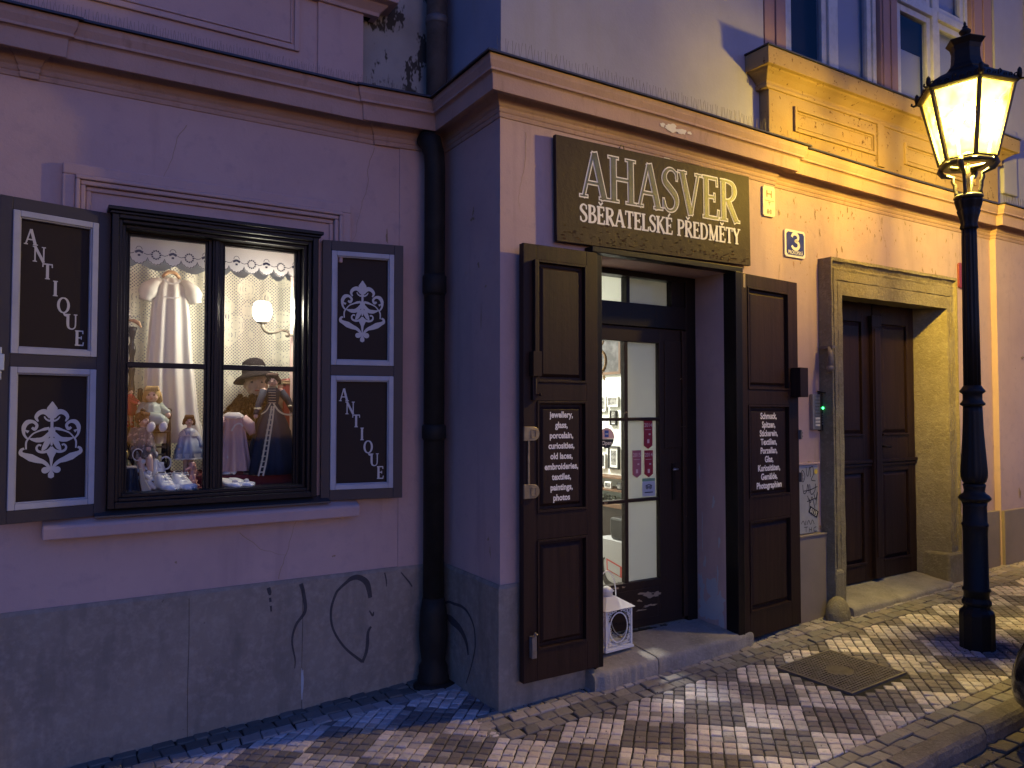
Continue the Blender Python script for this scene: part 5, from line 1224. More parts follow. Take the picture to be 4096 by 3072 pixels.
# embroidered valance behind the top of the panes
def scallop(x):
    t = (x - .23) % .078 / .078; s = math.sin(math.pi * t); return 2.312 - .030 * s ** .7 - .006 * abs(math.sin(math.pi * t * 5))
q = folded(.25, 1.30, scallop, 2.46, 4.185, .003, 5, nx=300, nz=3); VL = part('valance', q, 'lace_white', None, base=(.8, 4.185, 2.3)); put(VL, label='white scalloped linen valance embroidered with dark wreaths and baskets', category='valance')
q = MB(); Tv = lambda u, v, l: (u, 4.179 - l, v); k = 0
x = .269
i = 0
while x < 1.28:
    if i % 2:
        for j in range(12):
            a = 2 * math.pi * j / 12; q.poly([(x + .0195 * math.cos(a) + .0048 * math.cos(b), 2.330 + .021 * math.sin(a) + .0048 * math.sin(b)) for b in (0, 1.05, 2.1, 3.14, 4.2, 5.25)], Tv, .0001 + .00002 * j)
    else:
        P = [(x + .014 * math.cos(a), 2.350 + .016 * math.sin(a)) for a in [math.pi * j / 12 for j in range(13)]]; q.ribbon(P, .0025, Tv, .0001, curve=False); q.ribbon([(x - .018, 2.335), (x, 2.343), (x + .018, 2.335)], .012, Tv, .0002); q.ribbon([(x - .006, 2.322), (x + .006, 2.322)], .010, Tv, .0003)
    q.ribbon([(x + .021, 2.334), (x + .039, 2.328), (x + .057, 2.334)], .003, Tv, .0004); x += .078; i += 1
P = [(.25 + .002 * j, scallop(.25 + .002 * j) + .002) for j in range(520)]; q.ribbon(P, .003, Tv, .0005, curve=False)
part('embroidery', q, 'embroidery', VL)
# wooden hanger and christening gown
HG = thing('coat_hanger', 'small wooden hanger carrying the long white gown', 'hanger', (.617, 4.5, 2.28))
q = MB(); q.tube([(.575, 4.5, 2.272), (.590, 4.5, 2.292), (.605, 4.5, 2.302), (.618, 4.5, 2.304), (.631, 4.5, 2.302), (.646, 4.5, 2.292), (.662, 4.5, 2.272)], [.008, .010, .011, .011, .011, .010, .008], 10); part('shoulders', q, 'hanger_wood', HG)
q = MB(); q.tube([(.618, 4.5, 2.31), (.618, 4.5, 2.335), (.632, 4.5, 2.350), (.628, 4.5, 2.368), (.612, 4.5, 2.366)], .0016, 6); part('hook', q, 'frame_white', HG)
GW = thing('gown', 'long white christening gown with puffed sleeves hanging in the window', 'gown', (.617, 4.47, 2.27))
def cloth_tube(prof, cx, cy, seg=72, nf=10, fa=.16, flat_=.42, seed=1):
    """prof: (half width, z, x offset)"""
    q = MB(); rnd = random.Random(seed); ph = [rnd.uniform(0, 6) for _ in range(4)]; vs = []; n = len(prof)
    for i, (r, z, xo) in enumerate(prof):
        t = i / (n - 1)
        for k in range(seg):
            a = 2 * math.pi * k / seg; f = 1 + fa * t ** .6 * math.sin(a * nf + ph[0] + .7 * math.sin(2 * a + ph[1]) + .5 * t)
            vs.append((cx + xo + r * math.cos(a) * (1 + .15 * (f - 1)), cy + r * flat_ * math.sin(a) * f - .02 * (f - 1), z))
    fs = [(i * seg + k, (i + 1) * seg + k, (i + 1) * seg + (k + 1) % seg, i * seg + (k + 1) % seg) for i in range(n - 1) for k in range(seg)]
    return q.add(vs, fs, smooth=True)
q = cloth_tube([(.030, 2.272, 0), (.050, 2.262, 0), (.078, 2.235, 0), (.090, 2.200, 0), (.088, 2.165, 0), (.092, 2.13, 0), (.100, 2.05, 0), (.108, 1.92, 0), (.120, 1.78, 0), (.128, 1.66, .005), (.130, 1.56, .012), (.134, 1.485, .02), (.14, 1.475, .02), (.15, 1.43, .022), (.155, 1.37, .022)], .617, 4.50, fa=.30, nf=9); part('skirt', q, 'cotton_white', GW)
for s in (-1, 1):
    q = MB(); q.tube([(.617 + s * .050, 4.49, 2.252), (.617 + s * .078, 4.49, 2.238), (.617 + s * .104, 4.49, 2.205), (.617 + s * .118, 4.49, 2.175), (.617 + s * .124, 4.49, 2.152), (.617 + s * .127, 4.49, 2.140)], [.016, .028, .045, .047, .031, .034], 20); part('sleeve', q, 'cotton_white', GW)
q = MB(); Tg = lambda u, v, l: (u, 4.452 - l, v)
q.ribbon([(.575, 2.255), (.595, 2.238), (.617, 2.233), (.640, 2.238), (.660, 2.255)], .010, Tg); q.ribbon([(.580, 2.16), (.617, 2.155), (.655, 2.16)], .007, Tg, .001); part('ruffle', q, 'lace_white', GW)
# wall sconce with white glass shade
SC = thing('wall_sconce', 'brass wall sconce with a glowing white glass shade inside the window', 'wall lamp', (1.30, 4.40, 1.985))
q = MB(); q.tube([(1.084, 4.40, 2.046), (1.090, 4.40, 2.02), (1.10, 4.40, 2.0), (1.125, 4.40, 1.988), (1.165, 4.40, 1.995), (1.195, 4.40, 2.008), (1.225, 4.40, 2.002), (1.238, 4.40, 1.985), (1.226, 4.40, 1.974)], [.012, .013, .011, .010, .008, .007, .007, .007, .009], 10); q.ball((1.228, 4.40, 1.980), .013); q.lathe([(.012, 2.036), (.030, 2.044), (.032, 2.050)], (1.084, 4.40, 0), 20); q.tube([(1.23, 4.40, 1.98), (1.42, 4.40, 1.985)], .007, 8); part('arm', q, 'lantern_metal', SC)
q = MB(); q.lathe([(.028, 2.050), (.044, 2.064), (.053, 2.090), (.053, 2.125), (.046, 2.152), (.034, 2.163), (.010, 2.166)], (1.084, 4.40, 0), 10, smooth=False); part('shade', q, 'globe_glow', SC)
ld = bpy.data.lights.new('sconce_light', 'POINT'); ld.energy = 4.5; ld.color = (1.0, .90, .70); ld.shadow_soft_size = .06
lo = bpy.data.objects.new('sconce_light', ld); COL.objects.link(lo); lo.parent = SC; lo.location = (1.084 - 1.30, -.09, .12)
NL = thing('unseen_ceiling_lamp', 'unseen white strip lamp added under the ceiling to brighten the display window', 'ceiling lamp', (.82, 4.36, 2.70))  # lamp added out of view as fill light for the display
q = MB(); q.box(.45, 1.19, 4.33, 4.39, 2.69, 2.718); part('housing', q, 'frame_white', NL); q = MB(); q.box(.46, 1.18, 4.34, 4.38, 2.680, 2.689); part('tube', q, 'room_lamp_glow', NL)
ld = bpy.data.lights.new('display_fill_light', 'AREA'); ld.shape = 'RECTANGLE'; ld.size = .72; ld.size_y = .12; ld.energy = 25; ld.color = (1.0, .97, .89)
lo = bpy.data.objects.new('display_fill_light', ld); COL.objects.link(lo); lo.parent = NL; lo.location = (0, 0, -.03)

# mannequin bust with hat and fur collar
MQ = thing('mannequin_bust', 'painted mannequin head in a dark cloche hat and brown fur collar', 'mannequin', (1.06, 4.48, 1.20))
c = V(1.070, 4.47, 1.700); yaw = R(-8); fx = V(math.sin(yaw), -math.cos(yaw), 0); sx = V(math.cos(yaw), math.sin(yaw), 0); up = V(0, 0, 1)
h = .075
Bl = [(c, (.060, .066, .080)), (c - up * .035 + fx * .012, (.045, .048, .046)), (c + fx * .060 - up * .018, (.0085, .014, .012)), (c + fx * .060 + up * .006, (.006, .010, .022)), (c - up * .062 + fx * .030, (.020, .018, .014)), (c + fx * .054 - up * .040, (.017, .009, .007))]
Bl += [(c + sx * s * .034 + fx * .034 - up * .022, .018) for s in (-1, 1)] + [(c + sx * s * .060 - up * .012, (.007, .012, .018)) for s in (-1, 1)] + [(c + sx * s * .024 + fx * .052 + up * .020, (.018, .009, .005)) for s in (-1, 1)]
figure('head', [(c - up * .05, .032, c - up * .16 - fx * .01, .034), (c - up * .16, .05, c - up * .26, .085), (c - up * .20 - sx * .06, .05, c - up * .20 + sx * .06, .05), (c - up * .26, .085, V(1.07, 4.5, 1.23), .07)], vox=.0034, smooth=2, material='mannequin_skin', parent=MQ, balls=Bl)
for s in (-1, 1):
    q = MB(); q.ball(c + sx * s * .024 + fx * .0555 + up * .006, (.011, .006, .0065), 12, 8); part('eye', q, 'dark_paint_dot', MQ)
q = MB(); q.ball(c + fx * .0615 - up * .0405, (.0125, .004, .005), 12, 8); part('mouth', q, 'lip_paint', MQ)
q = MB(); q.lathe([(.000, .100), (.032, .097), (.056, .082), (.066, .055), (.069, .018), (.074, .010), (.105, -.006), (.124, -.026), (.121, -.030), (.10, -.010), (.068, .004)], (c.x - .004, c.y + .008, c.z + .048), 40, M=Matrix.Rotation(R(-8), 3, 'Y') @ Matrix.Rotation(R(-10), 3, 'X'), cap=False); part('hat', q, 'hat_straw', MQ)
rnd = random.Random(3); q = MB()
for k in range(700):
    a = rnd.uniform(0, 2 * math.pi); lv = rnd.random(); rad = .058 + .125 * lv ** .9; z = 1.630 - .21 * lv + .012 * math.sin(3 * a)
    p0 = V(1.055 + rad * math.cos(a) * 1.15, 4.475 + rad * math.sin(a) * .70, z); dn = V(math.cos(a) * .6 + rnd.uniform(-.5, .5), math.sin(a) * .6 + rnd.uniform(-.5, .5), rnd.uniform(-1.0, -.2)).normalized()
    q.tube([p0, p0 + dn * .016, p0 + dn * .030 + V(0, 0, -.006)], [.009, .007, .001], 5)
q.lathe([(.055, 1.615), (.085, 1.585), (.12, 1.52), (.15, 1.45), (.155, 1.38)], (1.06, 4.48, 0), 32, sy=.62); part('fur_collar', q, 'fur', MQ)

# tall doll in navy gown
def lim(*a): return [(V(*p), r) for p, r in a]
navy_arms = [lim(((1.075, 4.30, 1.655), .017), ((1.045, 4.28, 1.590), .015), ((1.020, 4.25, 1.530), .011), ((1.018, 4.245, 1.512), .011)), lim(((1.165, 4.30, 1.655), .017), ((1.205, 4.29, 1.600), .015), ((1.222, 4.26, 1.545), .011), ((1.222, 4.255, 1.520), .011))]
def navy_extra(t, c, hr, fx, sx, up):
    q = MB(); T = lambda u, v, l: (u, 4.30 - .050 - (1.60 - v) * .26 - l - .012, v)
    q.ribbon([(1.095, 1.570), (1.080, 1.50), (1.056, 1.40), (1.028, 1.28), (1.004, 1.200)], .009, T, .014); q.ribbon([(1.107, 1.570), (1.096, 1.50), (1.075, 1.40), (1.050, 1.28), (1.028, 1.200)], .009, T, .014)
    for k in range(13): z = 1.55 - k * .0275; xx = 1.098 - (1.575 - z) * .235; q.ribbon([(xx - .008, z), (xx + .014, z)], .006, T, .016)
    for k in range(7): z = 1.672 - k * .014; q.ribbon([(1.088, z), (1.128, z)], .004, lambda u, v, l: (u, 4.262 - l, v), .001 * k)
    q.ribbon([(1.105, 1.585), (1.130, 1.545), (1.165, 1.525), (1.215, 1.522)], .009, T, .014); q.ribbon([(1.090, 1.585), (1.065, 1.545), (1.035, 1.525)], .006, T, .014)
    part('gold_braid', q, 'gold_braid', t)
    q = MB(); q.lathe([(.136, 1.206), (.140, 1.204), (.141, 1.194), (.136, 1.192)], (1.113, 4.32, 0), 48, sy=.62, cap=False, fold=(.05, 9, 1.2)); q.lathe([(.130, 1.222), (.134, 1.221), (.134, 1.216), (.130, 1.215)], (1.113, 4.32, 0), 48, sy=.62, cap=False, fold=(.05, 9, 1.2)); part('hem_braid', q, 'gold_braid', t)
    q = MB()
    for a in ((1.031, 4.262, 1.555), (1.218, 4.268, 1.570)): q.lathe([(.019, a[2] - .006), (.021, a[2]), (.019, a[2] + .006)], (a[0], a[1], 0), 16)
    part('cuff', q, 'gold_braid', t)
doll('doll', 'tall dark-haired doll in a navy velvet gown trimmed with gold braid', 'doll', (1.122, 4.30, 1.712), .038, R(-25), 'porcelain_skin', 'dark_hair', 'navy_velvet',
     [(.142, 1.198), (.130, 1.27), (.108, 1.38), (.080, 1.48), (.046, 1.555), (.030, 1.585), (.038, 1.63), (.040, 1.655), (.018, 1.678)], navy_arms, hairlen=.6, slv=1.3, extras=navy_extra)
# pink baby dress
PD = thing('baby_dress', 'small pale pink baby dress with a collar on a stand beside the navy doll', 'dress', (.914, 4.31, 1.20))
q = cloth_tube([(.026, 1.532, 0), (.050, 1.520, 0), (.064, 1.490, 0), (.064, 1.45, 0), (.068, 1.42, 0), (.078, 1.35, 0), (.092, 1.27, 0), (.100, 1.218, 0)], .912, 4.31, fa=.22, nf=8, seed=3); part('skirt', q, 'pink_voile', PD)
for s in (-1, 1): q = MB(); q.tube([(.912 + s * .05, 4.31, 1.505), (.912 + s * .085, 4.30, 1.465), (.912 + s * .100, 4.29, 1.415)], [.026, .032, .018], 14); part('sleeve', q, 'pink_voile', PD)
q = MB(); q.lathe([(.030, 1.536), (.052, 1.522), (.062, 1.504), (.060, 1.502)], (.912, 4.305, 0), 32, sy=.62, cap=False, fold=(.06, 12, 0)); q.ribbon([(.895, 1.435), (.915, 1.468), (.94, 1.475), (.955, 1.46)], .008, lambda u, v, l: (u, 4.262 - l, v)); part('collar', q, 'lace_white', PD)
# red leather bag at the right
RL = thing('leather_bag', 'dark red leather bag with a brass rim standing at the right behind the navy doll', 'bag', (1.275, 4.50, 1.20))
q = MB(); q.prism([(1.225, 1.20), (1.335, 1.20), (1.33, 1.70), (1.31, 1.735), (1.245, 1.735), (1.225, 1.70)], 4.46, 4.60, 'y'); part('body', q, 'red_leather', RL, bevel=.012); q = MB(); q.box(1.222, 1.338, 4.455, 4.605, 1.700, 1.712); q.box(1.232, 1.33, 4.457, 4.603, 1.716, 1.721); part('rim', q, 'brass', RL, bevel=.003)
# shoes
def shoe(name, label, x, y, z, s, rz, boot=True, group=None):
    t = thing(name, label, 'shoe', (x, y, z), (0, 0, rz), group); q = MB()
    n = 14; vs = []; seg = 20
    for i in range(n + 1):
        u = i / n; L_ = u * .115 * s - .03 * s
        w_ = (.020 + .010 * math.sin(min(1, u * 1.15) * math.pi * .78)) * s * (1 if u < .85 else math.sqrt(max(.02, 1 - ((u - .85) / .15) ** 2)))
        if boot: h_ = (.062 - .010 * u) * s if u < .32 else (.059 - .036 * min(1, (u - .32) / .33) ** .8) * s
        else: h_ = (.034 if u < .2 else .034 - .014 * min(1, (u - .2) / .4)) * s
        h_ *= (1 if u < .88 else math.sqrt(max(.05, 1 - ((u - .88) / .12) ** 2 * .9))); w_ *= (1 if u > .12 else .72 + .28 * u / .12)
        for k in range(seg):
            a = 2 * math.pi * k / seg; cxx = math.cos(a); szz = math.sin(a)
            zz = h_ * .5 + h_ * .5 * (abs(szz) ** .6) * (1 if szz > 0 else -1); vs.append((w_ * (abs(cxx) ** .7) * (1 if cxx > 0 else -1) * (1 - .25 * max(0, szz) * (h_ / (.06 * s))), -L_, max(.001, zz)))
    fs = [(i * seg + k, i * seg + (k + 1) % seg, (i + 1) * seg + (k + 1) % seg, (i + 1) * seg + k) for i in range(n) for k in range(seg)] + [tuple(range(seg)), tuple(reversed(range(n * seg, (n + 1) * seg)))]
    q.add(vs, fs, smooth=True); part('upper', q, 'white_leather', t, local=True)
    if boot:
        q = MB(); P = [(.013 * s * math.cos(a), .008 * s - .017 * s * math.sin(a) - .002, .0615 * s - (.004 * s if math.sin(a) > 0 else 0)) for a in [2 * math.pi * k / 16 for k in range(17)]]; q.tube(P, .0022 * s, 6); part('collar_rim', q, 'white_leather', t, local=True)
        q = MB(); q.add([(.011 * s * math.cos(a), .008 * s - .015 * s * math.sin(a) - .002, .0628 * s - (.003 * s if math.sin(a) > 0 else 0)) for a in [2 * math.pi * k / 16 for k in range(16)]], [tuple(range(16))]); part('lining', q, 'dark_wood', t, local=True)
        q = MB()
        for k in range(3): yy = -.020 * s - k * .008 * s; zz = .053 * s - k * .008 * s; q.tube([(-.010 * s, yy, zz), (0, yy - .002, zz + .004 * s), (.010 * s, yy - .003 * s, zz - .002 * s)], .0016 * s, 5)
        for sgn in (-1, 1): q.tube([(0, -.022 * s, .058 * s), (sgn * .014 * s, -.028 * s, .060 * s), (sgn * .016 * s, -.036 * s, .050 * s), (0, -.026 * s, .054 * s)], .0016 * s, 5)
        part('lace', q, 'white_leather', t, local=True)
    else: q = MB(); q.ball((0, -.05 * s, .02 * s), (.012 * s, .012 * s, .012 * s), 10, 8); part('bow', q, 'lace_white', t, local=True)
    q = MB(); q.box(-.02 * s, .02 * s, -.07 * s, .02 * s, 0, .003); part('sole', q, 'cream_cloth', t, local=True, bevel=.001)
    return t
shoe('baby_shoe', 'laced white baby boot left of its pair in the lower left pane', .552, 4.205, 1.146, 1.42, R(24), group='laced baby boots in the display')
shoe('baby_shoe', 'laced white baby boot right of its pair, nearest the pink porcelain dog', .630, 4.205, 1.146, 1.42, R(24), group='laced baby boots in the display')
shoe('baby_shoe', 'soft white bootie on the left, beside the middle of the window', .858, 4.20, 1.146, 1.3, R(30), False, group='soft white booties in the display')
shoe('baby_shoe', 'soft white bootie on the right, in front of the navy gown', .910, 4.20, 1.146, 1.3, R(38), False, group='soft white booties in the display')
# doll chair with the big blonde doll
CH = thing('doll_chair', 'dark turned wooden high chair holding the blonde doll', 'chair', (.53, 4.46, 1.2))
for xx, yy in ((.475, 4.50), (.595, 4.50), (.470, 4.37), (.600, 4.37)):
    top = 1.66 if yy > 4.45 else 1.55
    q = MB(); q.lathe([(.011, 1.2), (.013, 1.26), (.009, 1.28), (.013, 1.32), (.010, 1.42), (.012, 1.45), (.010, 1.50), (.014, 1.52), (.009, 1.54)] + ([(.010, 1.60), (.015, 1.615), (.012, 1.65), (.014, 1.66), (.006, 1.665)] if top > 1.6 else []), (xx, yy, 0), 12); part('leg', q, 'dark_wood', CH)
q = MB(); q.box(.462, .608, 4.355, 4.515, 1.428, 1.444); part('seat', q, 'dark_wood', CH, bevel=.004)
q = MB(); q.tube([(.475, 4.50, 1.62), (.535, 4.505, 1.635), (.595, 4.50, 1.62)], .009, 8); q.tube([(.475, 4.50, 1.54), (.595, 4.50, 1.54)], .006, 8); part('backrest', q, 'dark_wood', CH)
for xx in (.472, .598): q = MB(); q.tube([(xx, 4.50, 1.55), (xx, 4.36, 1.55), (xx, 4.345, 1.545)], [.008, .009, .013], 8); part('armrest', q, 'dark_wood', CH)
q = MB()
for zz in (1.26, 1.31, 1.35): q.box(.475, .598, 4.365, 4.372, zz, zz + .010)
part('stretcher', q, 'dark_wood', CH)
ba = [lim(((.487, 4.41, 1.570), .018), ((.462, 4.37, 1.530), .015), ((.470, 4.33, 1.50), .013), ((.474, 4.32, 1.492), .013)), lim(((.552, 4.41, 1.570), .018), ((.575, 4.38, 1.545), .015), ((.588, 4.345, 1.535), .013), ((.592, 4.335, 1.520), .014))]
bl = [lim(((.50, 4.39, 1.475), .024), ((.498, 4.30, 1.470), .020), ((.500, 4.27, 1.452), .017)), lim(((.54, 4.39, 1.475), .024), ((.553, 4.30, 1.470), .020), ((.556, 4.262, 1.452), .017))]
def blonde_extra(t, c, hr, fx, sx, up):
    for xx in (.500, .557): q = MB(); q.ball((xx, 4.250, 1.462), (.020, .013, .028), 16, 10, Matrix.Rotation(.35, 3, 'Y')); part('shoe', q, 'white_leather', t)
    q = MB(); q.tube([(.478, 4.39, 1.49), (.505, 4.30, 1.505), (.54, 4.285, 1.500), (.575, 4.30, 1.48)], [.03, .034, .034, .026], 14); q.lathe([(.034, 1.572), (.030, 1.585)], (.519, 4.40, 0), 20); part('petticoat', q, 'pale_green_satin', t)
doll('doll', 'large blonde doll in a pale green satin dress sitting on the high chair', 'doll', (.519, 4.385, 1.628), .042, R(-12), 'porcelain_skin', 'blond_hair', 'pale_green_satin',
     [(.062, 1.455), (.064, 1.49), (.050, 1.53), (.042, 1.56), (.040, 1.575), (.018, 1.590)], ba, bl, hairlen=.95, extras=blonde_extra)
# brown-haired doll looking right
wa = [lim(((.435, 4.30, 1.445), .018), ((.415, 4.28, 1.400), .017), ((.440, 4.26, 1.365), .014), ((.458, 4.25, 1.350), .014)), lim(((.482, 4.28, 1.44), .017), ((.497, 4.25, 1.40), .015), ((.490, 4.23, 1.365), .013), ((.487, 4.225, 1.352), .013))]
wl_ = [lim(((.447, 4.29, 1.345), .02), ((.452, 4.24, 1.30), .019), ((.46, 4.23, 1.245), .014)), lim(((.485, 4.28, 1.345), .02), ((.492, 4.235, 1.30), .019), ((.497, 4.225, 1.245), .014))]
doll('doll', 'brown-haired doll in a dark flowered dress with its face turned to the right', 'doll', (.467, 4.285, 1.500), .036, R(48), 'porcelain_skin', 'brown_hair', 'flower_print',
     [(.066, 1.305), (.060, 1.35), (.050, 1.40), (.044, 1.43), (.040, 1.448), (.018, 1.462)], wa, wl_, hairlen=.35)
# doll in the light blue dress
sa = [lim(((.665, 4.30, 1.432), .012), ((.650, 4.29, 1.390), .011), ((.640, 4.27, 1.352), .009), ((.638, 4.268, 1.342), .009)), lim(((.712, 4.30, 1.432), .012), ((.735, 4.29, 1.395), .011), ((.742, 4.27, 1.360), .009), ((.742, 4.268, 1.348), .009))]
sl_ = [lim(((.675, 4.31, 1.31), .014), ((.675, 4.31, 1.25), .012), ((.675, 4.305, 1.205), .010)), lim(((.703, 4.31, 1.31), .014), ((.703, 4.31, 1.25), .012), ((.703, 4.305, 1.205), .010))]
def blue_extra(t, c, hr, fx, sx, up):
    q = MB(); q.lathe([(.052, 1.412), (.046, 1.428), (.032, 1.445), (.016, 1.453)], (c.x, 4.30, 0), 32, sy=.7, cap=False, fold=(.05, 11, 0)); part('collar', q, 'lace_white', t)
    q = MB(); q.lathe([(.076, 1.292), (.072, 1.302), (.070, 1.322)], (c.x, 4.30, 0), 48, cap=False, fold=(.10, 9, 1.2)); part('hem_lace', q, 'lace_white', t)
doll('doll', 'standing doll in a light blue satin dress with a lace collar', 'doll', (.689, 4.30, 1.492), .028, R(-6), 'porcelain_skin', 'brown_hair', 'blue_satin',
     [(.073, 1.298), (.066, 1.34), (.050, 1.385), (.034, 1.405), (.036, 1.43), (.028, 1.448), (.014, 1.455)], sa, sl_, hairlen=.8, extras=blue_extra)
# small doll in red at the left edge
ra = [lim(((.405, 4.40, 1.615), .009), ((.425, 4.38, 1.590), .008), ((.445, 4.36, 1.582), .006), ((.452, 4.36, 1.580), .006)), lim(((.425, 4.40, 1.612), .009), ((.438, 4.38, 1.600), .008), ((.452, 4.37, 1.590), .006), ((.458, 4.365, 1.586), .006))]
rl = [lim(((.405, 4.40, 1.525), .008), ((.404, 4.40, 1.49), .008), ((.405, 4.395, 1.465), .008)), lim(((.423, 4.40, 1.525), .008), ((.424, 4.40, 1.48), .008), ((.428, 4.39, 1.462), .008))]
def red_extra(t, c, hr, fx, sx, up):
    for xx, zz in ((.405, 1.470), (.427, 1.466)): q = MB(); q.tube([(xx, 4.40, zz + .022), (xx, 4.398, zz), (xx + .003, 4.380, zz - .004)], [.009, .010, .008], 8); part('boot', q, 'red_dress', t)
    q = MB(); q.tube([(.41, 4.42, 1.46), (.41, 4.46, 1.20)], .004, 6); part('stand', q, 'dark_wood', t)
doll('doll', 'small dark-haired doll in a red coat and red boots at the left edge', 'doll', (.418, 4.40, 1.646), .0165, R(30), 'porcelain_skin', 'dark_hair', 'red_dress',
     [(.036, 1.520), (.030, 1.56), (.022, 1.60), (.020, 1.622), (.008, 1.632)], ra, rl, hairlen=.2, extras=red_extra)
# mirror stand at the left edge
MS = thing('mirror_stand', 'dark turned wooden stand with a round mirror at the left edge', 'mirror', (.40, 4.47, 1.2))
q = MB(); prf = []; z = 1.2
while z < 2.0: prf.append((.011 + .006 * abs(math.sin(z * 28)) + .004 * math.sin(z * 61), z)); z += .012
q.lathe(prf, (.432, 4.50, 0), 14); part('post', q, 'dark_wood', MS)
q = MB(); q.tube([(.30, 4.50, 1.985), (.455, 4.50, 1.985)], .007, 8); q.tube([(.36, 4.50, 1.90), (.425, 4.50, 1.955)], [.012, .008], 8); q.tube([(.36, 4.50, 1.68), (.44, 4.50, 1.80)], [.005, .014], 8); q.box(.33, .43, 4.49, 4.51, 1.86, 1.868) ; part('crossbar', q, 'dark_wood', MS)
q = MB(); q.ball((.350, 4.48, 2.055), (.060, .016, .075), 24, 16); part('mirror', q, 'dark_wood', MS)
q = MB()
for k in range(7): q.ball((.412 - .002 * k, 4.46, 2.085 - .017 * k), .006, 8, 6)
part('beads', q, 'steel', MS)
FT = thing('hat_ornament', 'brown feather pinned beside the round mirror', 'feather', (.43, 4.46, 2.01)); q = MB(); q.tube([(.405, 4.46, 2.022), (.435, 4.45, 2.020), (.455, 4.44, 2.008), (.468, 4.44, 1.985)], [.004, .010, .011, .003], 8); part('feather', q, 'hanger_wood', FT); q = MB(); q.tube([(.41, 4.46, 2.04), (.462, 4.46, 2.042)], .0012, 5); q.ball((.463, 4.46, 2.042), .004, 8, 6); part('pin', q, 'steel', FT)
# bisque figurines
def figurine(name, label, mt, c, s, kind):
    J = []; x, y, z = c; bl_ = []
    if kind == 'sit':
        J = [((x, y, z + .030 * s), .013 * s, (x, y, z + .058 * s), .010 * s), ((x, y, z + .03 * s), .013 * s, (x + .03 * s, y - .01 * s, z + .016 * s), .009 * s), ((x, y, z + .028 * s), .013 * s, (x + .022 * s, y - .025 * s, z + .010 * s), .009 * s), ((x - .006 * s, y, z + .055 * s), .006 * s, (x - .020 * s, y - .01 * s, z + .035 * s), .005 * s), ((x + .006 * s, y, z + .055 * s), .006 * s, (x + .022 * s, y - .01 * s, z + .042 * s), .005 * s), ((x, y, z + .06 * s), .006 * s, (x, y, z + .07 * s), .006 * s)]
        bl_ = [((x, y, z + .080 * s), (.014 * s, .014 * s, .016 * s)), ((x, y, z + .008 * s), (.030 * s, .022 * s, .010 * s))]
    elif kind == 'dog':
        J = [((x, y, z + .02 * s), .018 * s, (x + .006 * s, y, z + .06 * s), .012 * s), ((x + .006 * s, y, z + .06 * s), .010 * s, (x + .004 * s, y, z + .078 * s), .012 * s), ((x + .004 * s, y, z + .080 * s), .010 * s, (x - .018 * s, y - .008 * s, z + .070 * s), .006 * s), ((x - .004 * s, y - .01 * s, z + .045 * s), .007 * s, (x - .012 * s, y - .016 * s, z), .006 * s), ((x + .010 * s, y - .01 * s, z + .045 * s), .007 * s, (x + .006 * s, y - .018 * s, z), .006 * s), ((x + .012 * s, y, z + .085 * s), .005 * s, (x + .018 * s, y, z + .058 * s), .006 * s), ((x + .012 * s, y + .005, z + .01 * s), .012 * s, (x + .028 * s, y, z + .006 * s), .006 * s)]
        bl_ = [((x + .004 * s, y, z + .082 * s), .013 * s)]
    else:
        J = [((x, y, z + .01 * s), .018 * s, (x, y, z + .06 * s), .011 * s), ((x, y, z + .06 * s), .010 * s, (x, y, z + .075 * s), .006 * s), ((x - .010 * s, y, z + .062 * s), .006 * s, (x - .020 * s, y - .01, z + .038 * s), .005 * s), ((x + .010 * s, y, z + .062 * s), .006 * s, (x + .020 * s, y - .01, z + .040 * s), .005 * s)]
        bl_ = [((x, y, z + .086 * s), (.013 * s, .013 * s, .016 * s)), ((x, y, z + .004), (.024 * s, .02 * s, .006 * s))]
    t = thing(name, label, 'figurine', c); figure('body', J, vox=.0022, smooth=1, material=mt, parent=t, balls=bl_)
    hc = bl_[0][0]; q = MB(); q.ball((hc[0], hc[1] + .003 * s, hc[2] + .005 * s), (.0145 * s, .0135 * s, .014 * s), 12, 8); part('hair' if kind != 'dog' else 'ear', q, 'brown_hair' if mt == 'white_porcelain' else mt, t); return t
figurine('figurine', 'white bisque child figurine sitting in front of the flowered doll', 'white_porcelain', (.462, 4.235, 1.198), 1.15, 'sit')
figurine('figurine', 'white bisque figurine in a frilled costume beside the chair leg', 'white_porcelain', (.520, 4.275, 1.198), 1.45, 'stand')
figurine('figurine', 'white bisque baby figurine with raised arms beside the jug', 'white_porcelain', (.492, 4.225, 1.146), 1.10, 'sit')
figurine('figurine', 'pink porcelain dog figurine behind the baby boots', 'pink_porcelain', (.690, 4.225, 1.146), 1.35, 'dog')
figurine('figurine', 'gilt figurine at the extreme left of the lower pane', 'gold_figurine', (.383, 4.24, 1.198), 1.50, 'stand')
figurine('figurine', 'tiny white porcelain figurine at the hem of the pink baby dress', 'white_porcelain', (.885, 4.30, 1.198), 1.2, 'sit')
figurine('figurine', 'brown bear figurine between the light blue doll and the pink dog', 'pink_porcelain', (.705, 4.29, 1.198), .8, 'sit')
HO = thing('oval_frame', 'small white oval picture frame among the figurines', 'picture frame', (.440, 4.225, 1.30)); q = MB(); q.tube([(.440 + .024 * math.cos(a), 4.225, 1.325 + .029 * math.sin(a)) for a in [2 * math.pi * k / 24 for k in range(25)]], .003, 6); part('rim', q, 'white_porcelain', HO); q = MB(); q.add([(.440 + .022 * math.cos(a), 4.228, 1.325 + .027 * math.sin(a)) for a in [2 * math.pi * k / 24 for k in range(24)]], [tuple(range(24))]); part('picture', q, 'brown_hair', HO); q = MB(); q.tube([(.440, 4.232, 1.30), (.440, 4.25, 1.198)], .003, 6); part('stand', q, 'white_porcelain', HO)
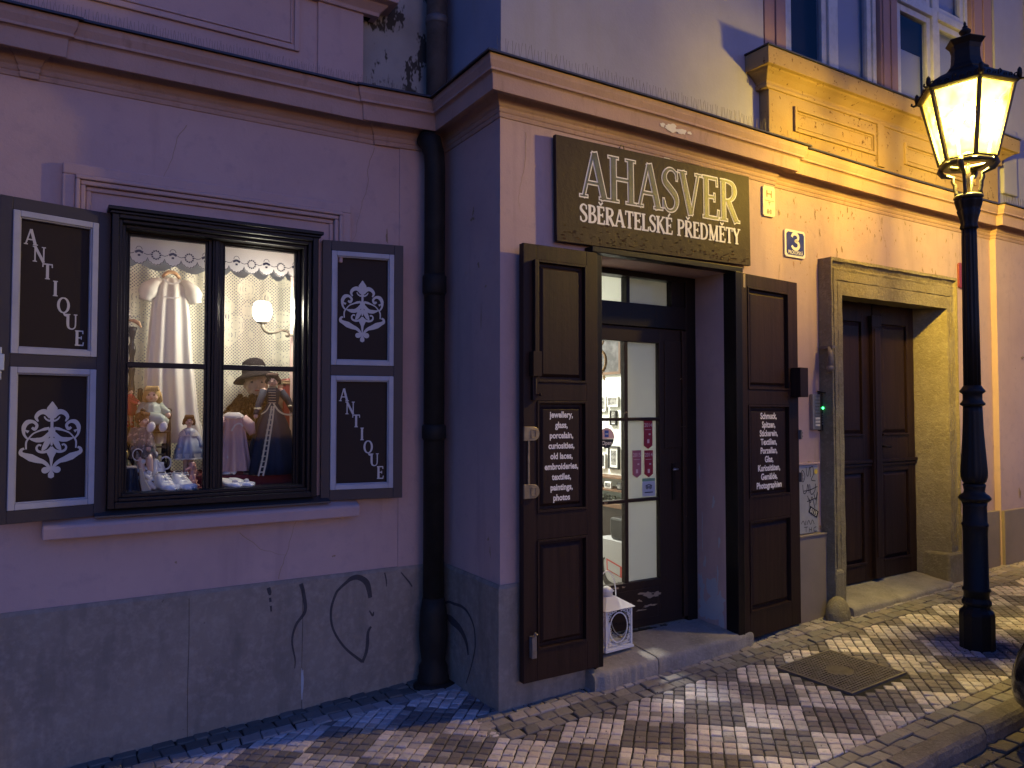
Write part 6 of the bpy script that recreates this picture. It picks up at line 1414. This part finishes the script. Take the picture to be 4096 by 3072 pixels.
JG = thing('jug', 'white porcelain jug with a large curved handle behind the baby boots', 'jug', (.560, 4.24, 1.146)); q = MB(); q.lathe([(.022, 1.146), (.026, 1.134), (.030, 1.16), (.028, 1.19), (.020, 1.215), (.022, 1.228)], (.548, 4.285, .053), 20); part('body', q, 'white_porcelain', JG); q = MB(); q.tube([(.575 + .026 * math.cos(a), 4.285, 1.275 + .032 * math.sin(a)) for a in [-math.pi * .6 + 1.4 * math.pi * k / 14 for k in range(15)]], .0045, 8); part('handle', q, 'white_porcelain', JG)
SH = thing('shell_dish', 'pink porcelain shell dish beside the pink dog', 'dish', (.672, 4.20, 1.146)); q = MB(); q.lathe([(.006, 1.130), (.020, 1.134), (.034, 1.150), (.042, 1.172), (.040, 1.172), (.030, 1.152), (.006, 1.136)], (.676, 4.20, .016), 30, flute=.06, nfl=10, M=None, sy=.6, cap=False); part('bowl', q, 'pink_porcelain', SH)
BS = thing('satin_skirt', 'folded black satin skirt lying in the lower left corner of the window', 'skirt', (.395, 4.19, 1.146)); q = cloth_tube([(.036, 1.262, 0), (.040, 1.24, 0), (.045, 1.20, 0), (.052, 1.16, 0), (.056, 1.130, 0)], .398, 4.21, fa=.35, nf=7, seed=6, flat_=.5); part('fabric', q, 'black_satin', BS); q = MB(); q.lathe([(.030, 1.255), (.038, 1.262), (.034, 1.272)], (.398, 4.21, 0), 20, sy=.5); part('waistband', q, 'cream_cloth', BS)
CF = thing('cloth_fold', 'narrow cream cloth folded to a point beside the black satin skirt', 'cloth', (.465, 4.18, 1.146)); q = MB(); q.prism([(.440, 1.262), (.456, 1.258), (.470, 1.20), (.503, 1.135), (.500, 1.129), (.458, 1.129), (.446, 1.19)], 4.170, 4.195, 'y'); part('fabric', q, 'cream_cloth', CF, bevel=.006)

# =================================================================== SHOP ROOM CONTENTS
CL = thing('unseen_ceiling_lamp', 'round white ceiling lamp lighting the shop behind the glazed door', 'ceiling lamp', (3.15, 5.45, 2.70)); q = MB(); q.lathe([(.17, 2.66), (.18, 2.68), (.17, 2.715)], (3.15, 5.45, 0), 32); part('body', q, 'room_lamp_glow', CL)
ld = bpy.data.lights.new('room_light', 'AREA'); ld.shape = 'DISK'; ld.size = .4; ld.energy = 25; ld.color = (1.0, .97, .88)
lo = bpy.data.objects.new('room_light', ld); COL.objects.link(lo); lo.parent = CL; lo.location = (0, 0, -.06); ld.spread = R(140)
WX = 3.953
def picture(label, y0, y1, z0, z1, fm, pm, fw=.010, mount=.0, name='framed_picture', group='pictures on the white shop wall'):
    t = thing(name, label, 'picture', (WX, (y0 + y1) / 2, z0), group=None); q = MB(); d0, d1 = WX - .018, WX - .001
    q.box(d0, d1, y0, y0 + fw, z0, z1); q.box(d0, d1, y1 - fw, y1, z0, z1); q.box(d0, d1, y0 + fw, y1 - fw, z0, z0 + fw); q.box(d0, d1, y0 + fw, y1 - fw, z1 - fw, z1); part('frame', q, fm, t)
    if mount: q = MB(); q.box(WX - .009, WX - .002, y0 + fw, y1 - fw, z0 + fw, z1 - fw); part('mount', q, 'frame_white', t)
    m_ = mount; q = MB(); q.box(WX - .011, WX - .0095, y0 + fw + m_, y1 - fw - m_, z0 + fw + m_, z1 - fw - m_); part('image', q, pm, t); return t
picture('large dark glazed picture at the top of the white shop wall', 4.655, 5.10, 1.835, 2.18, 'walnut', 'picture_dark', .022)
picture('small grey print of gloves in a white frame, leftmost below the large picture', 4.84, 4.935, 1.536, 1.66, 'frame_white', 'picture_paper', .008, .012)
picture('landscape print in a white frame beside the print of gloves', 4.69, 4.815, 1.575, 1.655, 'frame_white', 'picture_paper', .008, .008)
picture('small dark-framed portrait crossed by the door bar', 4.715, 4.790, 1.425, 1.545, 'frame_black', 'picture_paper', .010, .010)
picture('picture at the right edge of the wall just under the door bar', 4.52, 4.630, 1.375, 1.497, 'frame_white', 'picture_dark', .008)
picture('dark picture at the right edge of the wall, second under the door bar', 4.52, 4.630, 1.220, 1.347, 'frame_white', 'picture_dark', .008)
picture('dark picture at the right edge of the wall, lowest of its column', 4.52, 4.630, 1.045, 1.178, 'frame_white', 'picture_dark', .008)
picture('black-framed print with a white mount under the open sign', 4.685, 4.815, 1.075, 1.258, 'frame_black', 'picture_paper', .012, .022)
picture('small portrait in a pale frame at the lower left of the wall', 4.850, 4.930, 1.072, 1.190, 'frame_white', 'picture_dark', .008, .008)
picture('small pale print half hidden behind the open sign', 4.868, 4.930, 1.235, 1.385, 'frame_white', 'picture_paper', .008)
t = thing('wall_plate', 'small patterned china plate on the white shop wall', 'plate', (WX, 4.60, 1.62)); q = MB(); q.lathe([(.002, -.001), (.036, -.002), (.042, -.012), (.040, -.014), (.002, -.006)], (WX, 4.602, 1.62), 24, M=Matrix.Rotation(R(90), 3, 'Y')); part('dish', q, 'picture_paper', t)
# display counter along the wall
CT = thing('shop_counter', 'wooden glass-topped counter full of jewellery along the shop wall', 'counter', (3.85, 4.7, .175))
sX = 3.75
q = MB(); q.box(sX, WX - .002, 4.12, 5.3, .80, .835); part('counter_top', q, 'walnut', CT, bevel=.003)
q = MB(); q.box(sX + .012, WX - .003, 4.13, 5.29, .175, .798); part('cabinet', q, 'dark_wood', CT)
for zz in (.925, 1.015): q = MB(); q.box(sX + (.05 if zz > 1 else .0), WX - .002, 4.12, 5.3, zz, zz + .012); part('shelf', q, 'walnut', CT)
q = MB(); q.box(sX, sX + .004, 4.13, 5.29, .836, .924); part('glass_front', q, 'window_glass', CT)
q = MB(); rnd = random.Random(8)
for k in range(90): yy = rnd.uniform(4.2, 5.0); xx = rnd.uniform(sX + .02, sX + .15); q.ball((xx, yy, .845 + rnd.random() * .02), (.008 + rnd.random() * .012, .008 + rnd.random() * .014, .006 + rnd.random() * .010), 7, 5)
o = part('jewellery', q, 'jewels', None, base=(3.82, 4.6, .836)); put(o, label='heap of old jewellery in the glass counter', category='jewellery', kind='stuff')
for (ya_, yb_, lb) in ((4.42, 4.53, 'black-framed picture lying on the shelf above the jewellery'), (4.60, 4.68, 'pale picture lying on the shelf above the jewellery')):
    t = thing('leaning_picture', lb, 'picture', (sX + .05, ya_, .937)); q = MB(); q.box(sX + .04, sX + .055, ya_, yb_, .938, .990); part('frame', q, 'frame_black' if 'black' in lb else 'frame_white', t, bevel=.002); q = MB(); q.box(sX + .037, sX + .0395, ya_ + .012, yb_ - .012, .950, .980); part('image', q, 'picture_paper', t)
# carton of a kettle
KX = 3.58
CN = thing('carton', 'white carton printed with a black kettle and a red panel on the shop floor', 'box', (KX, 4.3, .175))
q = MB(); q.box(KX, KX + .16, 4.16, 4.52, .177, .600); part('box', q, 'carton', CN, bevel=.003)
Tk = lambda u, v, l: (KX - .0012 - l, u, v)
q = MB(); q.poly([(4.40, .46), (4.225, .425), (4.225, .345), (4.395, .375)], Tk, .0); part('printed_panel', q, 'carton_print_red', CN, label='red printed panel'); q = MB(); q.poly([(4.385, .445), (4.245, .418), (4.245, .355), (4.382, .382)], Tk, .001); part('printed_panel', q, 'carton', CN, label='pale printed panel')
q = MB(); q.ribbon([(4.415, .46), (4.44, .44), (4.435, .38), (4.42, .31), (4.37, .275), (4.29, .27), (4.26, .31)], [.012, .014, .016, .05, .05, .045, .01], Tk, .0006); part('printed_kettle', q, 'frame_black', CN)
q = MB(); q.box(KX - .001, KX, 4.44, 4.50, .50, .515) if False else None
t = thing('black_case', 'black case standing on the white carton in the shop', 'case', (KX, 4.3, .60)); q = MB(); q.prism([(4.20, .602), (4.37, .602), (4.39, .66), (4.385, .76), (4.22, .76), (4.20, .68)], KX + .02, KX + .14, 'x'); part('case', q, 'frame_black', t, bevel=.015)
# straw wreaths hanging behind the door glass
WR = [(3.62, 4.52, 2.075, .045), (3.62, 4.53, 1.915, .085)]
for (x, y, z, r), lb in zip(WR, ('small straw wreath with a cross, topmost behind the door glass', 'large straw wreath with a figure inside hanging behind the door glass')):
    t = thing('straw_wreath', lb, 'wreath', (x, y, z)); q = MB(); rnd = random.Random(int(z * 100)); n = 40
    q.tube([(x, y + r * math.cos(a), z + r * math.sin(a)) for a in [2 * math.pi * k / 24 for k in range(25)]], r * .12, 8)
    for k in range(50): a = rnd.uniform(0, 6.28); q.tube([(x, y + r * math.cos(a), z + r * math.sin(a)), (x + rnd.uniform(-.01, .01), y + r * 1.15 * math.cos(a + .2), z + r * 1.15 * math.sin(a + .2))], .0015, 3)
    q.tube([(x, y, z + r), (x, y, z + r + .12)], .001, 3); part('ring', q, 'straw', t)
    q = MB(); q.tube([(x, y, z + r * .5), (x, y, z - r * .7)], r * .07, 6); q.tube([(x, y - r * .5, z + r * .1), (x, y + r * .5, z + r * .1)], r * .05, 6); q.ball((x, y, z + r * .4), r * .12); part('figure', q, 'straw', t)
for k, (y, z) in enumerate(((4.47, 1.79), (4.55, 1.78), (4.585, 1.70))):
    t = thing('straw_star', ('right-hand straw star below the large wreath', 'curved straw ornament left of the upper straw star', 'lowest straw star below the large wreath')[k], 'ornament', (3.62, y, z)); q = MB(); rnd = random.Random(k)
    for j in range(12): a = j * math.pi / 6; q.tube([(3.62, y, z), (3.62 + rnd.uniform(-.01, .01), y + .026 * math.cos(a), z + .026 * math.sin(a))], [.006, .001], 5)
    part('rays', q, 'straw', t); q = MB(); q.tube([(3.62, y, z + .01), (3.62, y, z + .09)], .0008, 3); part('thread', q, 'straw', t)

# stickers on the door glass
ys_ = ydd + .0225
def sticker(label, polys, name='window_sticker', cat='sticker', loc=None):
    t = thing(name, label, cat, (loc[0], ys_, loc[1])); k = 0
    for nm, mt, pts, lift in polys:
        q = MB()
        if callable(pts): pts(q)
        else: q.prism(pts, ys_ - .0008 - lift, ys_ - lift - .0002, 'y')
        part(nm, q, mt, t)
    return t
def circ(cx, cz, r, a0=0, a1=2 * math.pi, n=24): return [(cx + r * math.cos(a0 + (a1 - a0) * i / n), cz + r * math.sin(a0 + (a1 - a0) * i / n)) for i in range(n + 1)]
sticker('round open sign with a blue square and black lower half on the door glass', [
    ('card', 'sticker_pink', circ(3.006, 1.375, .062, -.1, math.pi + .1), 0), ('lower_half', 'frame_black', circ(3.006, 1.368, .056, math.pi, 2 * math.pi), .0004), ('emblem', 'sticker_blue', [(2.990, 1.380), (3.022, 1.380), (3.022, 1.422), (2.990, 1.422)], .0012),
    ('emblem_mark', 'sticker_grey', [(2.994, 1.396), (3.018, 1.396), (3.018, 1.404), (2.994, 1.404)], .0022),
    ('lettering', 'enamel_white', lambda q: text_mesh('Open', .034, lambda u, v, l: (3.006 + u, ys_ - .0016, 1.333 + v), q, bold=.0006), 0)], 'open_sign', 'sign', (3.006, 1.31))
sticker('small pink price tag on the glass beside the open sign', [('label', 'sticker_pink', [(2.91, 1.350), (2.955, 1.350), (2.955, 1.396), (2.91, 1.396)], .0030)], loc=(2.93, 1.35))
def pennant(x, zt, zb, mt, year, lb):
    def art(q):
        text_mesh(year, .034, lambda u, v, l: (x + u, ys_ - .0016, zt - .040 + v), q, bold=.0004); T = lambda u, v, l: (u, ys_ - .0016 - l, v)
        q.ribbon([(x - .028, zt - .058), (x + .024, zt - .058)], .003, T); q.ribbon([(x + .004, zt - .088), (x + .020, zt - .088)], .010, T); q.ribbon([(x, zt - .12), (x, zt - .145)], .018, T)
    sticker(lb, [('pennant', mt, [(x - .037, zb + .022), (x, zb), (x + .037, zb + .022), (x + .037, zt), (x - .037, zt)], 0), ('lettering', 'sticker_pink', art, 0)], loc=(x, zb))
pennant(3.349, 1.480, 1.297, 'sticker_red', '2014', 'red 2014 award pennant at the top right of the door glass')
pennant(3.252, 1.291, 1.116, 'sticker_faded', '2015', 'faded pink 2015 award pennant on the door glass')
pennant(3.352, 1.289, 1.115, 'sticker_red', '2014', 'deep red 2014 award pennant under the upper one')
def owl(q):
    T = lambda u, v, l: (u, ys_ - .0030 - l, v)
    for s in (-1, 1): q.ribbon(circ(3.350 + s * .014, 1.052, .010, n=14), .004, T, curve=False); q.ribbon(circ(3.350 + s * .014, 1.052, .003, n=8), .004, T, curve=False)
    q.ribbon([(3.322, 1.062), (3.350, 1.070), (3.378, 1.062)], .004, T); q.ribbon([(3.315, 1.020), (3.385, 1.020)], .006, T)
sticker('grey and green square review sticker with two ringed eyes low on the door glass', [('card', 'sticker_grey', [(3.296, .995), (3.405, .995), (3.405, 1.090), (3.296, 1.090)], 0), ('header', 'sticker_green', [(3.296, 1.091), (3.405, 1.091), (3.405, 1.110), (3.296, 1.110)], 0), ('emblem', 'ink', owl, 0)], loc=(3.35, .99))

# parked car whose front corner just enters at the right
CA = thing('parked_car', 'dark car parked at the kerb, only its rounded front corner showing', 'car', (6.1, .95, G(6.1) - .08))
def zc(x): return G(x) - .08
secs = []
for (x, yo, zb, zt, roof) in ((4.16, .50, .22, .30, 0), (4.18, .14, .15, .40, 0), (4.30, .01, .12, .47, 0), (4.55, .03, .13, .68, 0), (5.2, .0, .13, .82, 0), (5.9, 0, .13, .90, 0), (7.2, 0, .13, .92, 0), (8.0, .02, .14, .90, 0), (8.3, .12, .18, .78, 0), (8.38, .3, .25, .6, 0)):
    yl, yr_ = .12 + yo, 1.80 - yo; b = zc(x); h = zt - zb; r = min(.12, h * .4)
    secs.append([(x, yl + r * .4, b + zb), (x, yl, b + zb + h * .3), (x, yl + .01, b + zb + h * .7), (x, yl + r, b + zt), (x, (yl + yr_) / 2, b + zt + .02), (x, yr_ - r, b + zt), (x, yr_ - .01, b + zb + h * .7), (x, yr_, b + zb + h * .3), (x, yr_ - r * .4, b + zb)])
q = MB(); k = 9; vs = [p_ for s_ in secs for p_ in s_]; fs = [(i * k + j, (i + 1) * k + j, (i + 1) * k + (j + 1) % k, i * k + (j + 1) % k) for i in range(len(secs) - 1) for j in range(k)] + [tuple(reversed(range(k))), tuple(range((len(secs) - 1) * k, len(secs) * k))]
q.add(vs, fs, smooth=True); b_ = part('body', q, 'car_paint', CA); sb = b_.modifiers.new('sub', 'SUBSURF'); sb.levels = 2; sb.render_levels = 2
q = MB(); k = 4; ss = []
for (x, ins, zz) in ((5.35, .14, .84), (6.0, .24, 1.36), (7.2, .26, 1.40), (7.95, .16, .90)): ss += [(x, .12 + ins * .6, zc(x) + .80), (x, .12 + ins, zc(x) + zz), (x, 1.80 - ins, zc(x) + zz), (x, 1.80 - ins * .6, zc(x) + .80)]
q.add(ss, [(i * k + j, (i + 1) * k + j, (i + 1) * k + (j + 1) % k, i * k + (j + 1) % k) for i in range(3) for j in range(k)] + [(3, 2, 1, 0), (12, 13, 14, 15)]); part('cabin_glass', q, 'frame_black', CA, bevel=.03)
for x in (4.98, 7.65):
    for yw_, s2 in ((.17, -1), (1.75, 1)):
        w_ = MB(); w_.lathe([(.20, -.09), (.30, -.09), (.315, -.06), (.315, .06), (.30, .09), (.20, .09)], (x, yw_ - s2 * .04, zc(x) + .312), 32, M=Matrix.Rotation(R(90), 3, 'X')); wo_ = part('wheel', w_, 'rubber', CA)
        w_ = MB(); w_.lathe([(.03, -.05), (.19, -.07), (.20, .07), (.03, .06)], (x, yw_ - s2 * .04, zc(x) + .312), 20, M=Matrix.Rotation(R(90), 3, 'X')); part('rim', w_, 'steel', wo_)
for yy in (.34, 1.52): q = MB(); q.ball((4.33, yy, zc(4.3) + .54), (.07, .13, .06), 16, 10); part('headlight', q, 'window_glass' if False else 'steel', CA)
CA.location.x -= .385; CA.location.y += .07; CA.location.z -= .01
